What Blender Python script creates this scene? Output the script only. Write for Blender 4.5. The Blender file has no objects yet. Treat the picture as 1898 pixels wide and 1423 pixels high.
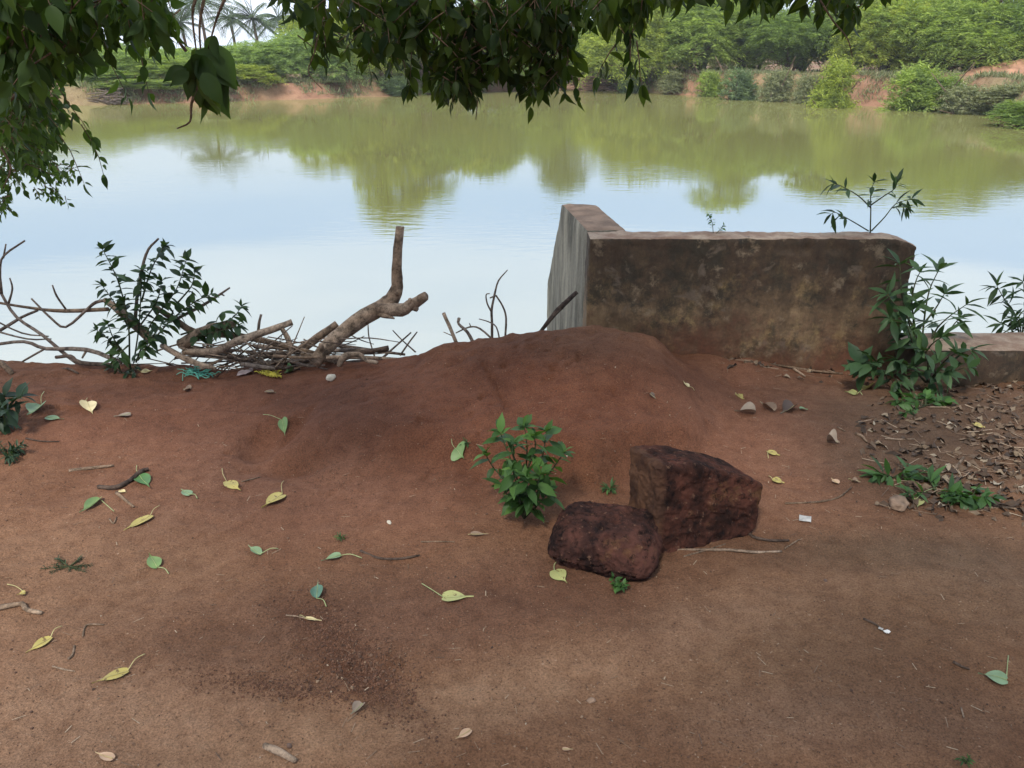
import bpy, math, random
import numpy as np
from mathutils import Vector, noise as mnoise
PI = math.pi
random.seed(7); RNG = np.random.default_rng(7)
scene = bpy.context.scene
C = scene.collection

# ------------------------------------------------------------------ camera
PITCH = math.radians(22.9); EYE = 1.5; FPX = 1461.0
cam_d = bpy.data.cameras.new('camera'); cam = bpy.data.objects.new('camera', cam_d); C.objects.link(cam)
cam.location = (0, 0, EYE); cam.rotation_euler = (math.radians(90)-PITCH, 0, 0)
cam_d.sensor_width = 36; cam_d.lens = FPX/1898*36; cam_d.clip_start = 0.05; cam_d.clip_end = 5000
scene.camera = cam
# ------------------------------------------------------------------ world, sun, exposure
SUN_EL, SUN_AZ = 55.0, 205.0        # azimuth: clockwise from +Y
w = bpy.data.worlds.new('World'); scene.world = w; w.use_nodes = True
nt = w.node_tree; nt.nodes.clear(); N = nt.nodes.new; L = nt.links.new
out = N('ShaderNodeOutputWorld'); bg = N('ShaderNodeBackground'); bg.inputs['Strength'].default_value = 0.1
sky = N('ShaderNodeTexSky'); sky.sky_type = 'NISHITA'; sky.sun_disc = False
sky.sun_elevation = math.radians(SUN_EL); sky.sun_rotation = math.radians(SUN_AZ)
sky.dust_density = 2.5
tc = N('ShaderNodeTexCoord'); sep = N('ShaderNodeSeparateXYZ'); L(tc.outputs['Generated'], sep.inputs[0])
mp = N('ShaderNodeMapping'); mp.inputs['Scale'].default_value = (1.2, 1.2, 7.0); L(tc.outputs['Generated'], mp.inputs[0])
nz = N('ShaderNodeTexNoise'); nz.inputs['Scale'].default_value = 1.6; nz.inputs['Detail'].default_value = 5; nz.inputs['Roughness'].default_value = .45; L(mp.outputs[0], nz.inputs[0])
ma = N('ShaderNodeMath'); ma.operation = 'MULTIPLY_ADD'; ma.inputs[1].default_value = 0.05; L(nz.outputs[0], ma.inputs[0]); L(sep.outputs[2], ma.inputs[2])
rp = N('ShaderNodeValToRGB'); L(ma.outputs[0], rp.inputs[0])
els = rp.color_ramp.elements
els[0].position = 0.0; els[0].color = (1,1,1,1); els[1].position = 1.0; els[1].color = (.9,.9,.9,1)
for p_, v_ in ((.105, 1.0), (.15, .62), (.185, .22), (.228, .25), (.245, .8), (.33, .95), (.6, .85)):
    e = els.new(p_); e.color = (v_, v_, v_, 1)
nz2 = N('ShaderNodeTexNoise'); nz2.inputs['Scale'].default_value = 2.2; nz2.inputs['Detail'].default_value = 6; L(mp.outputs[0], nz2.inputs[0])
cr2 = N('ShaderNodeValToRGB'); L(nz2.outputs[0], cr2.inputs[0])
cr2.color_ramp.elements[0].position = .3; cr2.color_ramp.elements[0].color = (6.6, 7.9, 9.9, 1)
cr2.color_ramp.elements[1].position = .7; cr2.color_ramp.elements[1].color = (8.7, 9.5, 10.8, 1)
mx = N('ShaderNodeMix'); mx.data_type = 'RGBA'
bl = N('ShaderNodeMix'); bl.data_type = 'RGBA'; bl.inputs[0].default_value = .5; L(sky.outputs[0], bl.inputs[6]); bl.inputs[7].default_value = (5.0, 8.2, 14.0, 1)
L(rp.outputs[0], mx.inputs[0]); L(bl.outputs[2], mx.inputs[6]); L(cr2.outputs[0], mx.inputs[7])
L(mx.outputs[2], bg.inputs[0]); L(bg.outputs[0], out.inputs[0])
sd = bpy.data.lights.new('sun', 'SUN'); sd.energy = 3.1; sd.angle = math.radians(11); sd.color = (1, .95, .86)
so = bpy.data.objects.new('sun', sd); C.objects.link(so)
az = math.radians(SUN_AZ); el = math.radians(SUN_EL)
so.rotation_euler = Vector((-math.sin(az)*math.cos(el), -math.cos(az)*math.cos(el), -math.sin(el))).to_track_quat('-Z', 'Y').to_euler()
so.location = (0, 0, 30)
vs = scene.view_settings; vs.view_transform = 'Standard'; vs.look = 'None'; vs.gamma = 1; vs.use_curve_mapping = False
vs.exposure = 0.55
scene.cycles.max_bounces = 8; scene.cycles.transparent_max_bounces = 8

# ------------------------------------------------------------------ helpers
FW = np.array([0, math.cos(PITCH), -math.sin(PITCH)]); UP = np.array([0, math.sin(PITCH), math.cos(PITCH)]); RT = np.array([1., 0, 0])
CAM = np.array([0, 0, EYE])
def ray(px, py): return FW + (px-949)/FPX*RT - (py-711.5)/FPX*UP
def at(px, py, Y):                       # the point seen at a pixel, at ground distance Y
    d = ray(px, py); return CAM + d*(Y/d[1])
def px_of(P):                            # pixel of world points (n,3)
    v = P-CAM; z = v@FW; z = np.where(z < .05, .05, z)
    return 949+FPX*(v@RT)/z, 711.5-FPX*(v@UP)/z
def mpp(P): return float((np.asarray(P)-CAM)@FW)/FPX      # metres per photo pixel there

def _h(ix, iy, iz, s):
    n = (ix*374761393 + iy*668265263 + iz*1274126177 + s*362437) & 0x7fffffff
    n = ((n ^ (n >> 13))*1103515245) & 0x7fffffff
    return ((n ^ (n >> 16)) & 0xffff)/65535.0
def vnoise(x, y, z=0, s=0):
    x = np.asarray(x, float); y = np.asarray(y, float); z = np.zeros_like(x)+z
    ix = np.floor(x).astype(np.int64); iy = np.floor(y).astype(np.int64); iz = np.floor(z).astype(np.int64)
    fx = x-ix; fy = y-iy; fz = z-iz
    fx = fx*fx*(3-2*fx); fy = fy*fy*(3-2*fy); fz = fz*fz*(3-2*fz)
    r = 0
    for a in (0, 1):
        for b in (0, 1):
            for c in (0, 1):
                r = r + _h(ix+a, iy+b, iz+c, s)*(fx if a else 1-fx)*(fy if b else 1-fy)*(fz if c else 1-fz)
    return r*2-1
def fbm(x, y, z=0, o=4, s=0, g=.5):
    r = 0; a = 1; f = 1; t = 0
    for k in range(o):
        r = r + a*vnoise(np.asarray(x)*f, np.asarray(y)*f, np.asarray(z)*f, s+k); t += a; a *= g; f *= 2.03
    return r/t
def sstep(t): t = np.clip(t, 0, 1); return t*t*(3-2*t)
def unit(v): v = np.asarray(v, float); return v/(np.linalg.norm(v, axis=-1, keepdims=True)+1e-9)

class MB:
    def __init__(s): s.V = []; s.F = []; s.n = 0
    def add(s, V, F):
        V = np.asarray(V, float)
        s.V.append(V)
        if isinstance(F, np.ndarray): s.F.append(F+s.n)
        else:
            for f in F: s.F.append(np.asarray([f])+s.n)
        s.n += len(V); return s
    def build(s, name, mat, parent=None, smooth=True, off=None):
        V = np.concatenate(s.V)
        if parent is not None: V = V-np.array(parent.location)
        if off is not None: V = V-np.asarray(off)
        me = bpy.data.meshes.new(name); me.vertices.add(len(V)); me.vertices.foreach_set('co', V.astype(np.float32).ravel())
        loops = np.concatenate([f.ravel() for f in s.F]); tot = np.concatenate([np.full(len(f), f.shape[1]) for f in s.F])
        me.loops.add(len(loops)); me.loops.foreach_set('vertex_index', loops.astype(np.int32))
        me.polygons.add(len(tot)); me.polygons.foreach_set('loop_start', (np.cumsum(tot)-tot).astype(np.int32))
        me.polygons.foreach_set('loop_total', tot.astype(np.int32)); me.update(calc_edges=True)
        me.polygons.foreach_set('use_smooth', np.full(len(tot), smooth)); me.validate()
        me.materials.append(mat)
        o = bpy.data.objects.new(name, me); C.objects.link(o)
        if parent is not None: o.parent = parent
        if off is not None: o.location = off
        return o
def tag(o, label=None, cat=None, group=None, kind=None):
    if label: o['label'] = label
    if cat: o['category'] = cat
    if group: o['group'] = group
    if kind: o['kind'] = kind
    return o
def thing(name, loc, label, cat, group=None):
    o = bpy.data.objects.new(name, None); o.empty_display_size = .1; C.objects.link(o); o.location = tuple(float(v) for v in loc)
    return tag(o, label, cat, group)

def tube(mb, pts, rad, sides=7, rough=0.0, seed=0, sub=3, cap=True):
    pts = np.asarray(pts, float); rad = np.asarray(rad, float) if np.ndim(rad) else np.full(len(pts), float(rad))
    if sub > 1 and len(pts) > 2:           # catmull-rom
        P = np.vstack([2*pts[0]-pts[1], pts, 2*pts[-1]-pts[-2]]); Q = []; R = []
        for i in range(len(pts)-1):
            for k in range(sub):
                t = k/sub; p0, p1, p2, p3 = P[i:i+4]
                Q.append(.5*(2*p1+(p2-p0)*t+(2*p0-5*p1+4*p2-p3)*t*t+(3*p1-p0-3*p2+p3)*t**3)); R.append(rad[i]*(1-t)+rad[i+1]*t)
        Q.append(pts[-1]); R.append(rad[-1]); pts = np.array(Q); rad = np.array(R)
    n = len(pts); T = unit(np.gradient(pts, axis=0))
    a = np.array([0, 0, 1.]) if abs(T[0][2]) < .9 else np.array([1., 0, 0])
    u = unit(np.cross(T[0], a)); V = []
    ang = np.arange(sides)*2*PI/sides
    for i in range(n):
        u = unit(u-T[i]*(u@T[i])); v = np.cross(T[i], u)
        rr = rad[i]*(1+rough*vnoise(np.cos(ang)*1.7+seed, np.sin(ang)*1.7+i*.7, i*.35, seed))
        V.append(pts[i]+np.outer(np.cos(ang)*rr, u)+np.outer(np.sin(ang)*rr, v))
    V = np.vstack(V); i = np.arange(n-1)[:, None]*sides; j = np.arange(sides)[None, :]; j2 = (j+1) % sides
    F = np.stack([i+j, i+j2, i+sides+j2, i+sides+j], -1).reshape(-1, 4)
    off = mb.n; mb.add(V, F)
    if cap:
        mb.F.append(np.arange(sides)[None, ::-1]+off); mb.F.append(np.arange(sides)[None, :]+off+(n-1)*sides)
    return mb

# leaf templates: along +Y, up +Z, length 1
def leaf_tmpl(prof, fold=.18, droop=.15, wave=0):
    V = []; n = len(prof)
    for i, (t, hw) in enumerate(prof):
        z = -droop*t*t
        V += [(-hw, t, z+fold*hw+wave*math.sin(i*2.1)*hw), (0, t, z), (hw, t, z+fold*hw-wave*math.sin(i*1.7)*hw)]
    F = []
    for i in range(n-1):
        a = 3*i; F += [(a, a+1, a+4, a+3), (a+1, a+2, a+5, a+4)]
    return np.array(V), np.array(F)
OVATE = leaf_tmpl([(0, .01), (.1, .16), (.3, .27), (.5, .265), (.7, .17), (.86, .06), (1, .005)], .3, .25, .06)
LANCE = leaf_tmpl([(0, .01), (.15, .07), (.4, .13), (.65, .11), (.85, .05), (1, .005)], .35, .25)
BROAD = leaf_tmpl([(0, .02), (.12, .12), (.38, .21), (.65, .17), (.87, .06), (1, .005)], .3, .25)
SIMPLE = (np.array([(0, 0, 0), (-.2, .45, .04), (0, 1, -.1), (.2, .45, .04)]), np.array([(0, 1, 2, 3)]))
def put(mb, tmpl, O, D, Nn, Ls, Ws=None):
    V, F = tmpl; O = np.asarray(O, float); D = unit(D); Nn = np.asarray(Nn, float)
    X = unit(np.cross(D, Nn)); Z = np.cross(X, D); Ls = np.asarray(Ls, float); Ws = Ls if Ws is None else np.asarray(Ws)
    P = (O[:, None, :]+V[None, :, 0, None]*X[:, None, :]*Ws[:, None, None]+V[None, :, 1, None]*D[:, None, :]*Ls[:, None, None]
         + V[None, :, 2, None]*Z[:, None, :]*Ls[:, None, None])
    k = len(V); FF = F[None]+(np.arange(len(O))*k)[:, None, None]
    mb.add(P.reshape(-1, 3), FF.reshape(-1, F.shape[1])); return mb
def rdir(n, r=RNG): return unit(r.normal(size=(n, 3)))

# ------------------------------------------------------------------ materials
def mat(name):
    m = bpy.data.materials.new(name); m.use_nodes = True; t = m.node_tree; t.nodes.clear()
    o = t.nodes.new('ShaderNodeOutputMaterial'); b = t.nodes.new('ShaderNodeBsdfPrincipled'); t.links.new(b.outputs[0], o.inputs[0])
    return m, t, b, o
def noise_n(t, scale, detail=5, rough=.55, coord='Object', sc=None, dist=0):
    c = t.nodes.new('ShaderNodeTexCoord'); n = t.nodes.new('ShaderNodeTexNoise'); n.inputs['Scale'].default_value = scale
    n.inputs['Detail'].default_value = detail; n.inputs['Roughness'].default_value = rough; n.inputs['Distortion'].default_value = dist
    if sc:
        m = t.nodes.new('ShaderNodeMapping'); m.inputs['Scale'].default_value = sc; t.links.new(c.outputs[coord], m.inputs[0]); t.links.new(m.outputs[0], n.inputs[0])
    else: t.links.new(c.outputs[coord], n.inputs[0])
    return n.outputs[0]
def ramp(t, src, stops):
    r = t.nodes.new('ShaderNodeValToRGB'); t.links.new(src, r.inputs[0]); e = r.color_ramp.elements
    def c4(c): return (c, c, c, 1) if np.ndim(c) == 0 else (*c, 1)
    e[0].position = stops[0][0]; e[0].color = c4(stops[0][1]); e[1].position = stops[-1][0]; e[1].color = c4(stops[-1][1])
    for p, c in stops[1:-1]: k = e.new(p); k.color = c4(c)
    return r.outputs[0]
def mix(t, f, a, b, mode='MIX'):
    m = t.nodes.new('ShaderNodeMix'); m.data_type = 'RGBA'; m.blend_type = mode
    for s, v in ((0, f), (6, a), (7, b)):
        if isinstance(v, bpy.types.NodeSocket): t.links.new(v, m.inputs[s])
        elif s == 0: m.inputs[0].default_value = v
        else: m.inputs[s].default_value = (*v, 1) if len(v) == 3 else v
    return m.outputs[2]
def bump(t, b, src, strength, dist, prev=None):
    n = t.nodes.new('ShaderNodeBump'); n.inputs['Strength'].default_value = strength; n.inputs['Distance'].default_value = dist
    t.links.new(src, n.inputs['Height'])
    if prev is not None: t.links.new(prev, n.inputs['Normal'])
    if b is not None: t.links.new(n.outputs[0], b.inputs['Normal'])
    return n.outputs[0]
def leafmat(name, dark, light, trans=.35, rough=.5, tcol=None, spots=None, spec=.35, ns=9):
    m, t, b, o = mat(name)
    g = t.nodes.new('ShaderNodeNewGeometry'); c = ramp(t, g.outputs['Random Per Island'], [(0, [v*.75 for v in dark]), (.75, [(dark[i]+light[i])/2 for i in range(3)]), (1, light)])
    n = noise_n(t, ns, 3); c = mix(t, .5 if ns > 5 else .9, c, ramp(t, n, [(.3, .55), (.7, 1.25)] if ns > 5 else [(.33, (.42, .48, .5)), (.5, (.95, .95, .95)), (.66, (1.35, 1.3, 1.1))]), 'MULTIPLY')
    if spots: c = mix(t, ramp(t, noise_n(t, spots, 3, .6), [(.58, 0), (.63, .85)]), c, (.09, .05, .02))
    t.links.new(c, b.inputs['Base Color']); b.inputs['Roughness'].default_value = rough; b.inputs['Specular IOR Level'].default_value = spec
    if trans:
        tr = t.nodes.new('ShaderNodeBsdfTranslucent')
        if tcol: tr.inputs[0].default_value = (*tcol, 1)
        else: t.links.new(mix(t, 1.0, c, (1.5, 1.5, .5), 'MULTIPLY'), tr.inputs[0])
        ms = t.nodes.new('ShaderNodeMixShader'); ms.inputs[0].default_value = trans
        t.links.new(b.outputs[0], ms.inputs[1]); t.links.new(tr.outputs[0], ms.inputs[2]); t.links.new(ms.outputs[0], o.inputs[0])
    return m
def barkmat(name, a, b_, scale=30):
    m, t, b, o = mat(name)
    n = noise_n(t, scale, 6, .65); n2 = noise_n(t, scale*.2, 3)
    c = mix(t, ramp(t, n2, [(.35, 0), (.65, 1)]), a, b_); c = mix(t, .9, c, ramp(t, n, [(.35, .25), (.5, .9), (.65, 1.35)]), 'MULTIPLY')
    wv_ = noise_n(t, scale*2.5, 3, .7, dist=2.0); c = mix(t, .7, c, ramp(t, wv_, [(.38, .45), (.5, 1.0), (.62, 1.2)]), 'MULTIPLY')
    t.links.new(c, b.inputs['Base Color']); b.inputs['Roughness'].default_value = .9; b.inputs['Specular IOR Level'].default_value = .2
    nb = bump(t, None, wv_, .6, .004); bump(t, b, n, .8, .012, nb); return m
def plain(name, col, rough=.6, var=.35, scale=40, bmp=.2):
    m, t, b, o = mat(name); n = noise_n(t, scale, 4)
    c = mix(t, 1.0, col, ramp(t, n, [(.3, 1-var), (.7, 1+var)]), 'MULTIPLY'); t.links.new(c, b.inputs['Base Color'])
    b.inputs['Roughness'].default_value = rough; bump(t, b, n, bmp, .005); return m

# soil: the colour attribute holds dust, damp earth, red earth and painted light at bottom left
M = {}
m, t, b, o = mat('soil')
at_ = t.nodes.new('ShaderNodeAttribute'); at_.attribute_name = 'earth'
c = mix(t, 1.0, at_.outputs['Color'], (.95, .895, .86), 'MULTIPLY')
n1 = noise_n(t, 2.2, 6, .6); n2 = noise_n(t, 17, 6, .7); n3 = noise_n(t, 190, 3, .6); n4 = noise_n(t, 60, 5, .75)
c = mix(t, .8, c, ramp(t, n1, [(.3, (.74, .70, .68)), (.5, 1.0), (.72, (1.2, 1.24, 1.28))]), 'MULTIPLY')
c = mix(t, .9, c, ramp(t, n2, [(.32, (.74, .69, .66)), (.5, (.98, .97, .96)), (.7, (1.16, 1.2, 1.22))]), 'MULTIPLY')
c = mix(t, .75, c, ramp(t, n3, [(.33, .55), (.48, .98), (.68, 1.4)]), 'MULTIPLY')
c = mix(t, ramp(t, n4, [(.31, .7), (.37, 0)]), c, (.045, .022, .013))
c = mix(t, ramp(t, noise_n(t, 95, 2, .5), [(.71, 0), (.76, .55)]), c, (.42, .31, .22))
t.links.new(c, b.inputs['Base Color']); b.inputs['Roughness'].default_value = .92; b.inputs['Specular IOR Level'].default_value = .2
nb = bump(t, None, n2, .6, .03); nb = bump(t, None, n4, .8, .010, nb); bump(t, b, n3, .7, .004, nb)
M['soil'] = m
# water: turbid green body under a mirror surface
m, t, b, o = mat('water')
b.inputs['Base Color'].default_value = (.185, .178, .062, 1); b.inputs['Roughness'].default_value = .6; b.inputs['Specular IOR Level'].default_value = 0
gl = t.nodes.new('ShaderNodeBsdfGlossy'); gl.inputs['Roughness'].default_value = .03; gl.inputs[0].default_value = (.97, .98, 1, 1)
lwt = t.nodes.new('ShaderNodeLayerWeight'); ms_ = t.nodes.new('ShaderNodeMixShader')
t.links.new(ramp(t, lwt.outputs['Facing'], [(0, .03), (.5, .22), (.63, .50), (.8, .56), (1, .56)]), ms_.inputs[0])
t.links.new(b.outputs[0], ms_.inputs[1]); t.links.new(gl.outputs[0], ms_.inputs[2]); t.links.new(ms_.outputs[0], o.inputs[0])
nA = noise_n(t, 1.0, 3, .5, 'Object', (2.2, 6.5, 1)); nB = noise_n(t, .12, 2, .5)
h = mix(t, 1.0, nA, ramp(t, nB, [(.42, .12), (.6, 1.0)]), 'MULTIPLY')
nbw = bump(t, b, h, .08, .05); t.links.new(nbw, gl.inputs['Normal'])
M['water'] = m
# mossy stained cement
m, t, b, o = mat('cement')
tc_ = t.nodes.new('ShaderNodeTexCoord'); sp = t.nodes.new('ShaderNodeSeparateXYZ'); t.links.new(tc_.outputs['Object'], sp.inputs[0])
c = mix(t, ramp(t, noise_n(t, 3.2, 5, .6), [(.38, 0), (.62, 1)]), (.085, .05, .028), (.20, .13, .07))
c = mix(t, ramp(t, noise_n(t, 6, 6, .7, sc=(1, 1, .8)), [(.52, 0), (.66, .85)]), c, (.29, .20, .085))
zj = t.nodes.new('ShaderNodeMath'); zj.operation = 'MULTIPLY_ADD'; t.links.new(noise_n(t, 4.2, 7, .78, sc=(1, 1, .7)), zj.inputs[0]); zj.inputs[1].default_value = 1.0; t.links.new(sp.outputs[2], zj.inputs[2])
c = mix(t, ramp(t, zj.outputs[0], [(.72, 0), (.90, .75), (1.1, .9)]), c, (.045, .028, .017))          # black algae under the top
c = mix(t, .4, c, ramp(t, noise_n(t, 5, 5, .7, sc=(3.2, 3.2, .35)), [(.36, .45), (.5, 1.0), (.66, 1.35)]), 'MULTIPLY')
c = mix(t, ramp(t, noise_n(t, 5.5, 7, .75), [(.50, 0), (.60, .8)]), c, (.030, .025, .016))
c = mix(t, ramp(t, noise_n(t, 8.5, 6, .7), [(.58, 0), (.66, .7)]), c, (.21, .155, .10))
c = mix(t, ramp(t, noise_n(t, 7, 5, .6, dist=.6), [(.60, 0), (.66, .75)]), c, (.125, .092, .066))      # flaked render
c = mix(t, ramp(t, zj.outputs[0], [(.45, .95), (.72, 0)]), c, (.13, .052, .028))                     # red mud splashed from the ground
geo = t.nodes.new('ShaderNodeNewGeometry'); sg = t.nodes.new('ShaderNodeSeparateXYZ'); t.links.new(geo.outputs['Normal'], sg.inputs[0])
c = mix(t, ramp(t, sg.outputs[2], [(.55, 0), (.85, 1)]), c, mix(t, ramp(t, noise_n(t, 8, 5), [(.4, 0), (.6, 1)]), (.19, .115, .075), (.30, .22, .155)))  # upward faces paler: light falling on the wall top put into the colour
c = mix(t, .6, c, ramp(t, noise_n(t, 70, 5, .7), [(.3, .55), (.65, 1.2)]), 'MULTIPLY')
t.links.new(c, b.inputs['Base Color']); b.inputs['Roughness'].default_value = .9
nb = bump(t, None, noise_n(t, 9, 6, .6), .5, .02); bump(t, b, noise_n(t, 80, 4, .7), .5, .004, nb); M['cement'] = m
m, t, b, o = mat('cement_wing')
c = mix(t, ramp(t, noise_n(t, 2.6, 6, .65, sc=(2, 2, .45)), [(.4, 0), (.64, 1)]), (.07, .062, .045), (.30, .27, .205))
c = mix(t, ramp(t, noise_n(t, 7, 5, .65, sc=(2, 2, .3)), [(.60, 0), (.72, .6)]), c, (.4, .38, .32))
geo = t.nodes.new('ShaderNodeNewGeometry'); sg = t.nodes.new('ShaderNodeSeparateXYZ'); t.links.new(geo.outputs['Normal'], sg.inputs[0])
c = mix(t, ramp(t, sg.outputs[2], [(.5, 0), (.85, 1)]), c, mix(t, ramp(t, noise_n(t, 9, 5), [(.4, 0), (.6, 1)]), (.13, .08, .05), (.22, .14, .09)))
c = mix(t, .6, c, ramp(t, noise_n(t, 70, 5, .7), [(.3, .55), (.65, 1.2)]), 'MULTIPLY')
t.links.new(c, b.inputs['Base Color']); b.inputs['Roughness'].default_value = .9
nb = bump(t, None, noise_n(t, 9, 6, .6), .5, .02); bump(t, b, noise_n(t, 80, 4, .7), .5, .004, nb); M['cement_wing'] = m
# laterite
m, t, b, o = mat('laterite')
vo = t.nodes.new('ShaderNodeTexVoronoi'); vo.inputs['Scale'].default_value = 34; tc_ = t.nodes.new('ShaderNodeTexCoord')
nn = t.nodes.new('ShaderNodeTexNoise'); nn.inputs['Scale'].default_value = 12; t.links.new(tc_.outputs['Object'], nn.inputs[0])
t.links.new(mix(t, .12, tc_.outputs['Object'], nn.outputs['Color']), vo.inputs[0])
c = mix(t, ramp(t, noise_n(t, 9, 6, .65), [(.38, 0), (.62, 1)]), (.018, .009, .007), (.098, .033, .021))
c = mix(t, ramp(t, noise_n(t, 6, 5, .7), [(.58, 0), (.68, .8)]), c, (.14, .07, .032))
c = mix(t, ramp(t, noise_n(t, 38, 5, .8), [(.36, .9), (.47, 0)]), c, (.010, .007, .007))
c = mix(t, ramp(t, noise_n(t, 60, 3, .6), [(.62, 0), (.70, .55)]), c, (.20, .11, .07))
t.links.new(c, b.inputs['Base Color']); b.inputs['Roughness'].default_value = .95; b.inputs['Specular IOR Level'].default_value = .12
nb = bump(t, None, vo.outputs[0], .6, .012); nb = bump(t, None, noise_n(t, 30, 6, .75), .8, .012, nb); bump(t, b, noise_n(t, 120, 3, .7), .5, .003, nb); M['laterite'] = m
# laterite
m, t, b, o = mat('laterite_dull')
vo = t.nodes.new('ShaderNodeTexVoronoi'); vo.inputs['Scale'].default_value = 34; tc_ = t.nodes.new('ShaderNodeTexCoord')
nn = t.nodes.new('ShaderNodeTexNoise'); nn.inputs['Scale'].default_value = 12; t.links.new(tc_.outputs['Object'], nn.inputs[0])
t.links.new(mix(t, .12, tc_.outputs['Object'], nn.outputs['Color']), vo.inputs[0])
c = mix(t, ramp(t, noise_n(t, 9, 6, .65), [(.38, 0), (.62, 1)]), (.020, .011, .010), (.10, .042, .031))
c = mix(t, ramp(t, noise_n(t, 6, 5, .7), [(.58, 0), (.68, .8)]), c, (.14, .07, .032))
c = mix(t, ramp(t, noise_n(t, 38, 5, .8), [(.36, .9), (.47, 0)]), c, (.010, .007, .007))
c = mix(t, ramp(t, noise_n(t, 60, 3, .6), [(.62, 0), (.70, .55)]), c, (.20, .11, .07))
t.links.new(c, b.inputs['Base Color']); b.inputs['Roughness'].default_value = .95; b.inputs['Specular IOR Level'].default_value = .12
nb = bump(t, None, vo.outputs[0], .6, .012); nb = bump(t, None, noise_n(t, 30, 6, .75), .8, .012, nb); bump(t, b, noise_n(t, 120, 3, .7), .5, .003, nb); M['laterite_dull'] = m
# laterite
m, t, b, o = mat('laterite_cut')
vo = t.nodes.new('ShaderNodeTexVoronoi'); vo.inputs['Scale'].default_value = 34; tc_ = t.nodes.new('ShaderNodeTexCoord')
nn = t.nodes.new('ShaderNodeTexNoise'); nn.inputs['Scale'].default_value = 12; t.links.new(tc_.outputs['Object'], nn.inputs[0])
t.links.new(mix(t, .12, tc_.outputs['Object'], nn.outputs['Color']), vo.inputs[0])
c = mix(t, ramp(t, noise_n(t, 9, 6, .65), [(.38, 0), (.62, 1)]), (.020, .010, .008), (.095, .036, .024))
c = mix(t, ramp(t, noise_n(t, 6, 5, .7), [(.58, 0), (.68, .8)]), c, (.14, .07, .032))
c = mix(t, ramp(t, noise_n(t, 38, 5, .8), [(.36, .9), (.47, 0)]), c, (.010, .007, .007))
c = mix(t, ramp(t, noise_n(t, 60, 3, .6), [(.62, 0), (.70, .55)]), c, (.20, .11, .07))
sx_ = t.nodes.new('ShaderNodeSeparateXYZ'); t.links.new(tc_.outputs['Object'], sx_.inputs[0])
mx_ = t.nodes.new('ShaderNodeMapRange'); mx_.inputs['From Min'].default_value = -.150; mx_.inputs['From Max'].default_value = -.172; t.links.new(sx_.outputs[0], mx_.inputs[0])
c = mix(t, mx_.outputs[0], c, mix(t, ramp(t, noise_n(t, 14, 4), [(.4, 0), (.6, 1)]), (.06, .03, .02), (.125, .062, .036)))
t.links.new(c, b.inputs['Base Color']); b.inputs['Roughness'].default_value = .95; b.inputs['Specular IOR Level'].default_value = .12
nb = bump(t, None, vo.outputs[0], .6, .012); nb = bump(t, None, noise_n(t, 30, 6, .75), .8, .012, nb); bump(t, b, noise_n(t, 120, 3, .7), .5, .003, nb); M['laterite_cut'] = m

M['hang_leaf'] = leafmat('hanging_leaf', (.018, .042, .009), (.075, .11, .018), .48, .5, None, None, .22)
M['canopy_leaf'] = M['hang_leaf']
M['hang_leaf_lit'] = leafmat('left_tree_leaf_lit', (.028, .062, .014), (.10, .17, .04), .45, .5, None, None, .3)  # leaf colour brightened for the light reaching the left tree from outside
M['shrub_leaf'] = leafmat('shrub_leaf', (.02, .045, .018), (.06, .11, .035), .3, .5, None, None, .25)
M['wall_leaf'] = leafmat('wall_plant_leaf', (.035, .075, .03), (.085, .15, .055), .25, .5, None, None, .25)
M['fresh_leaf'] = leafmat('fresh_leaf', (.04, .10, .025), (.11, .215, .05), .3, .5, None, None, .25)
M['weed'] = leafmat('weed_leaf', (.045, .11, .028), (.09, .19, .045), .3, .5)
M['dark_weed'] = leafmat('dark_weed_leaf', (.02, .045, .02), (.035, .07, .03), .2, .5)
M['feather'] = leafmat('feathery_foliage', (.20, .29, .06), (.38, .46, .14), .4, .6, None, None, .3, 1.6)
M['feather_pale'] = leafmat('pale_feathery_foliage', (.20, .30, .09), (.38, .48, .20), .4, .6, None, None, .3, 1.6)
M['feather_yellow'] = leafmat('yellow_feathery_foliage', (.23, .30, .05), (.42, .46, .11), .4, .6, None, None, .3, 1.6)
M['bushy'] = leafmat('bushy_foliage', (.14, .22, .055), (.28, .37, .11), .4, .6, None, None, .3, 1.6)
M['blue_bush'] = leafmat('bluish_foliage', (.12, .18, .09), (.24, .31, .18), .4, .6, None, None, .3, 1.6)
M['palm'] = leafmat('palm_leaf', (.05, .09, .04), (.11, .16, .06), .3, .5)
M['bank_weed'] = leafmat('bank_weed_leaf', (.16, .19, .09), (.38, .38, .22), .3, .6)
M['dry_straw'] = leafmat('dry_straw', (.20, .13, .07), (.36, .27, .16), .1, .8)
M['bark'] = barkmat('bark_brown', (.13, .085, .055), (.22, .15, .10))
M['pale_wood'] = barkmat('dead_wood_pale', (.20, .135, .09), (.34, .25, .18), 25)
M['grey_wood'] = barkmat('dead_wood_grey', (.13, .095, .075), (.22, .17, .135), 40)
M['dark_wood'] = barkmat('dead_wood_dark', (.05, .035, .03), (.11, .075, .055), 40)
M['stem'] = barkmat('green_stem', (.05, .07, .03), (.09, .09, .045), 50)
M['stalk_y'] = plain('leaf_stalk_pale', (.42, .36, .16), .6)
M['stalk_g'] = plain('leaf_stalk_green', (.28, .32, .14), .6)

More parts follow.
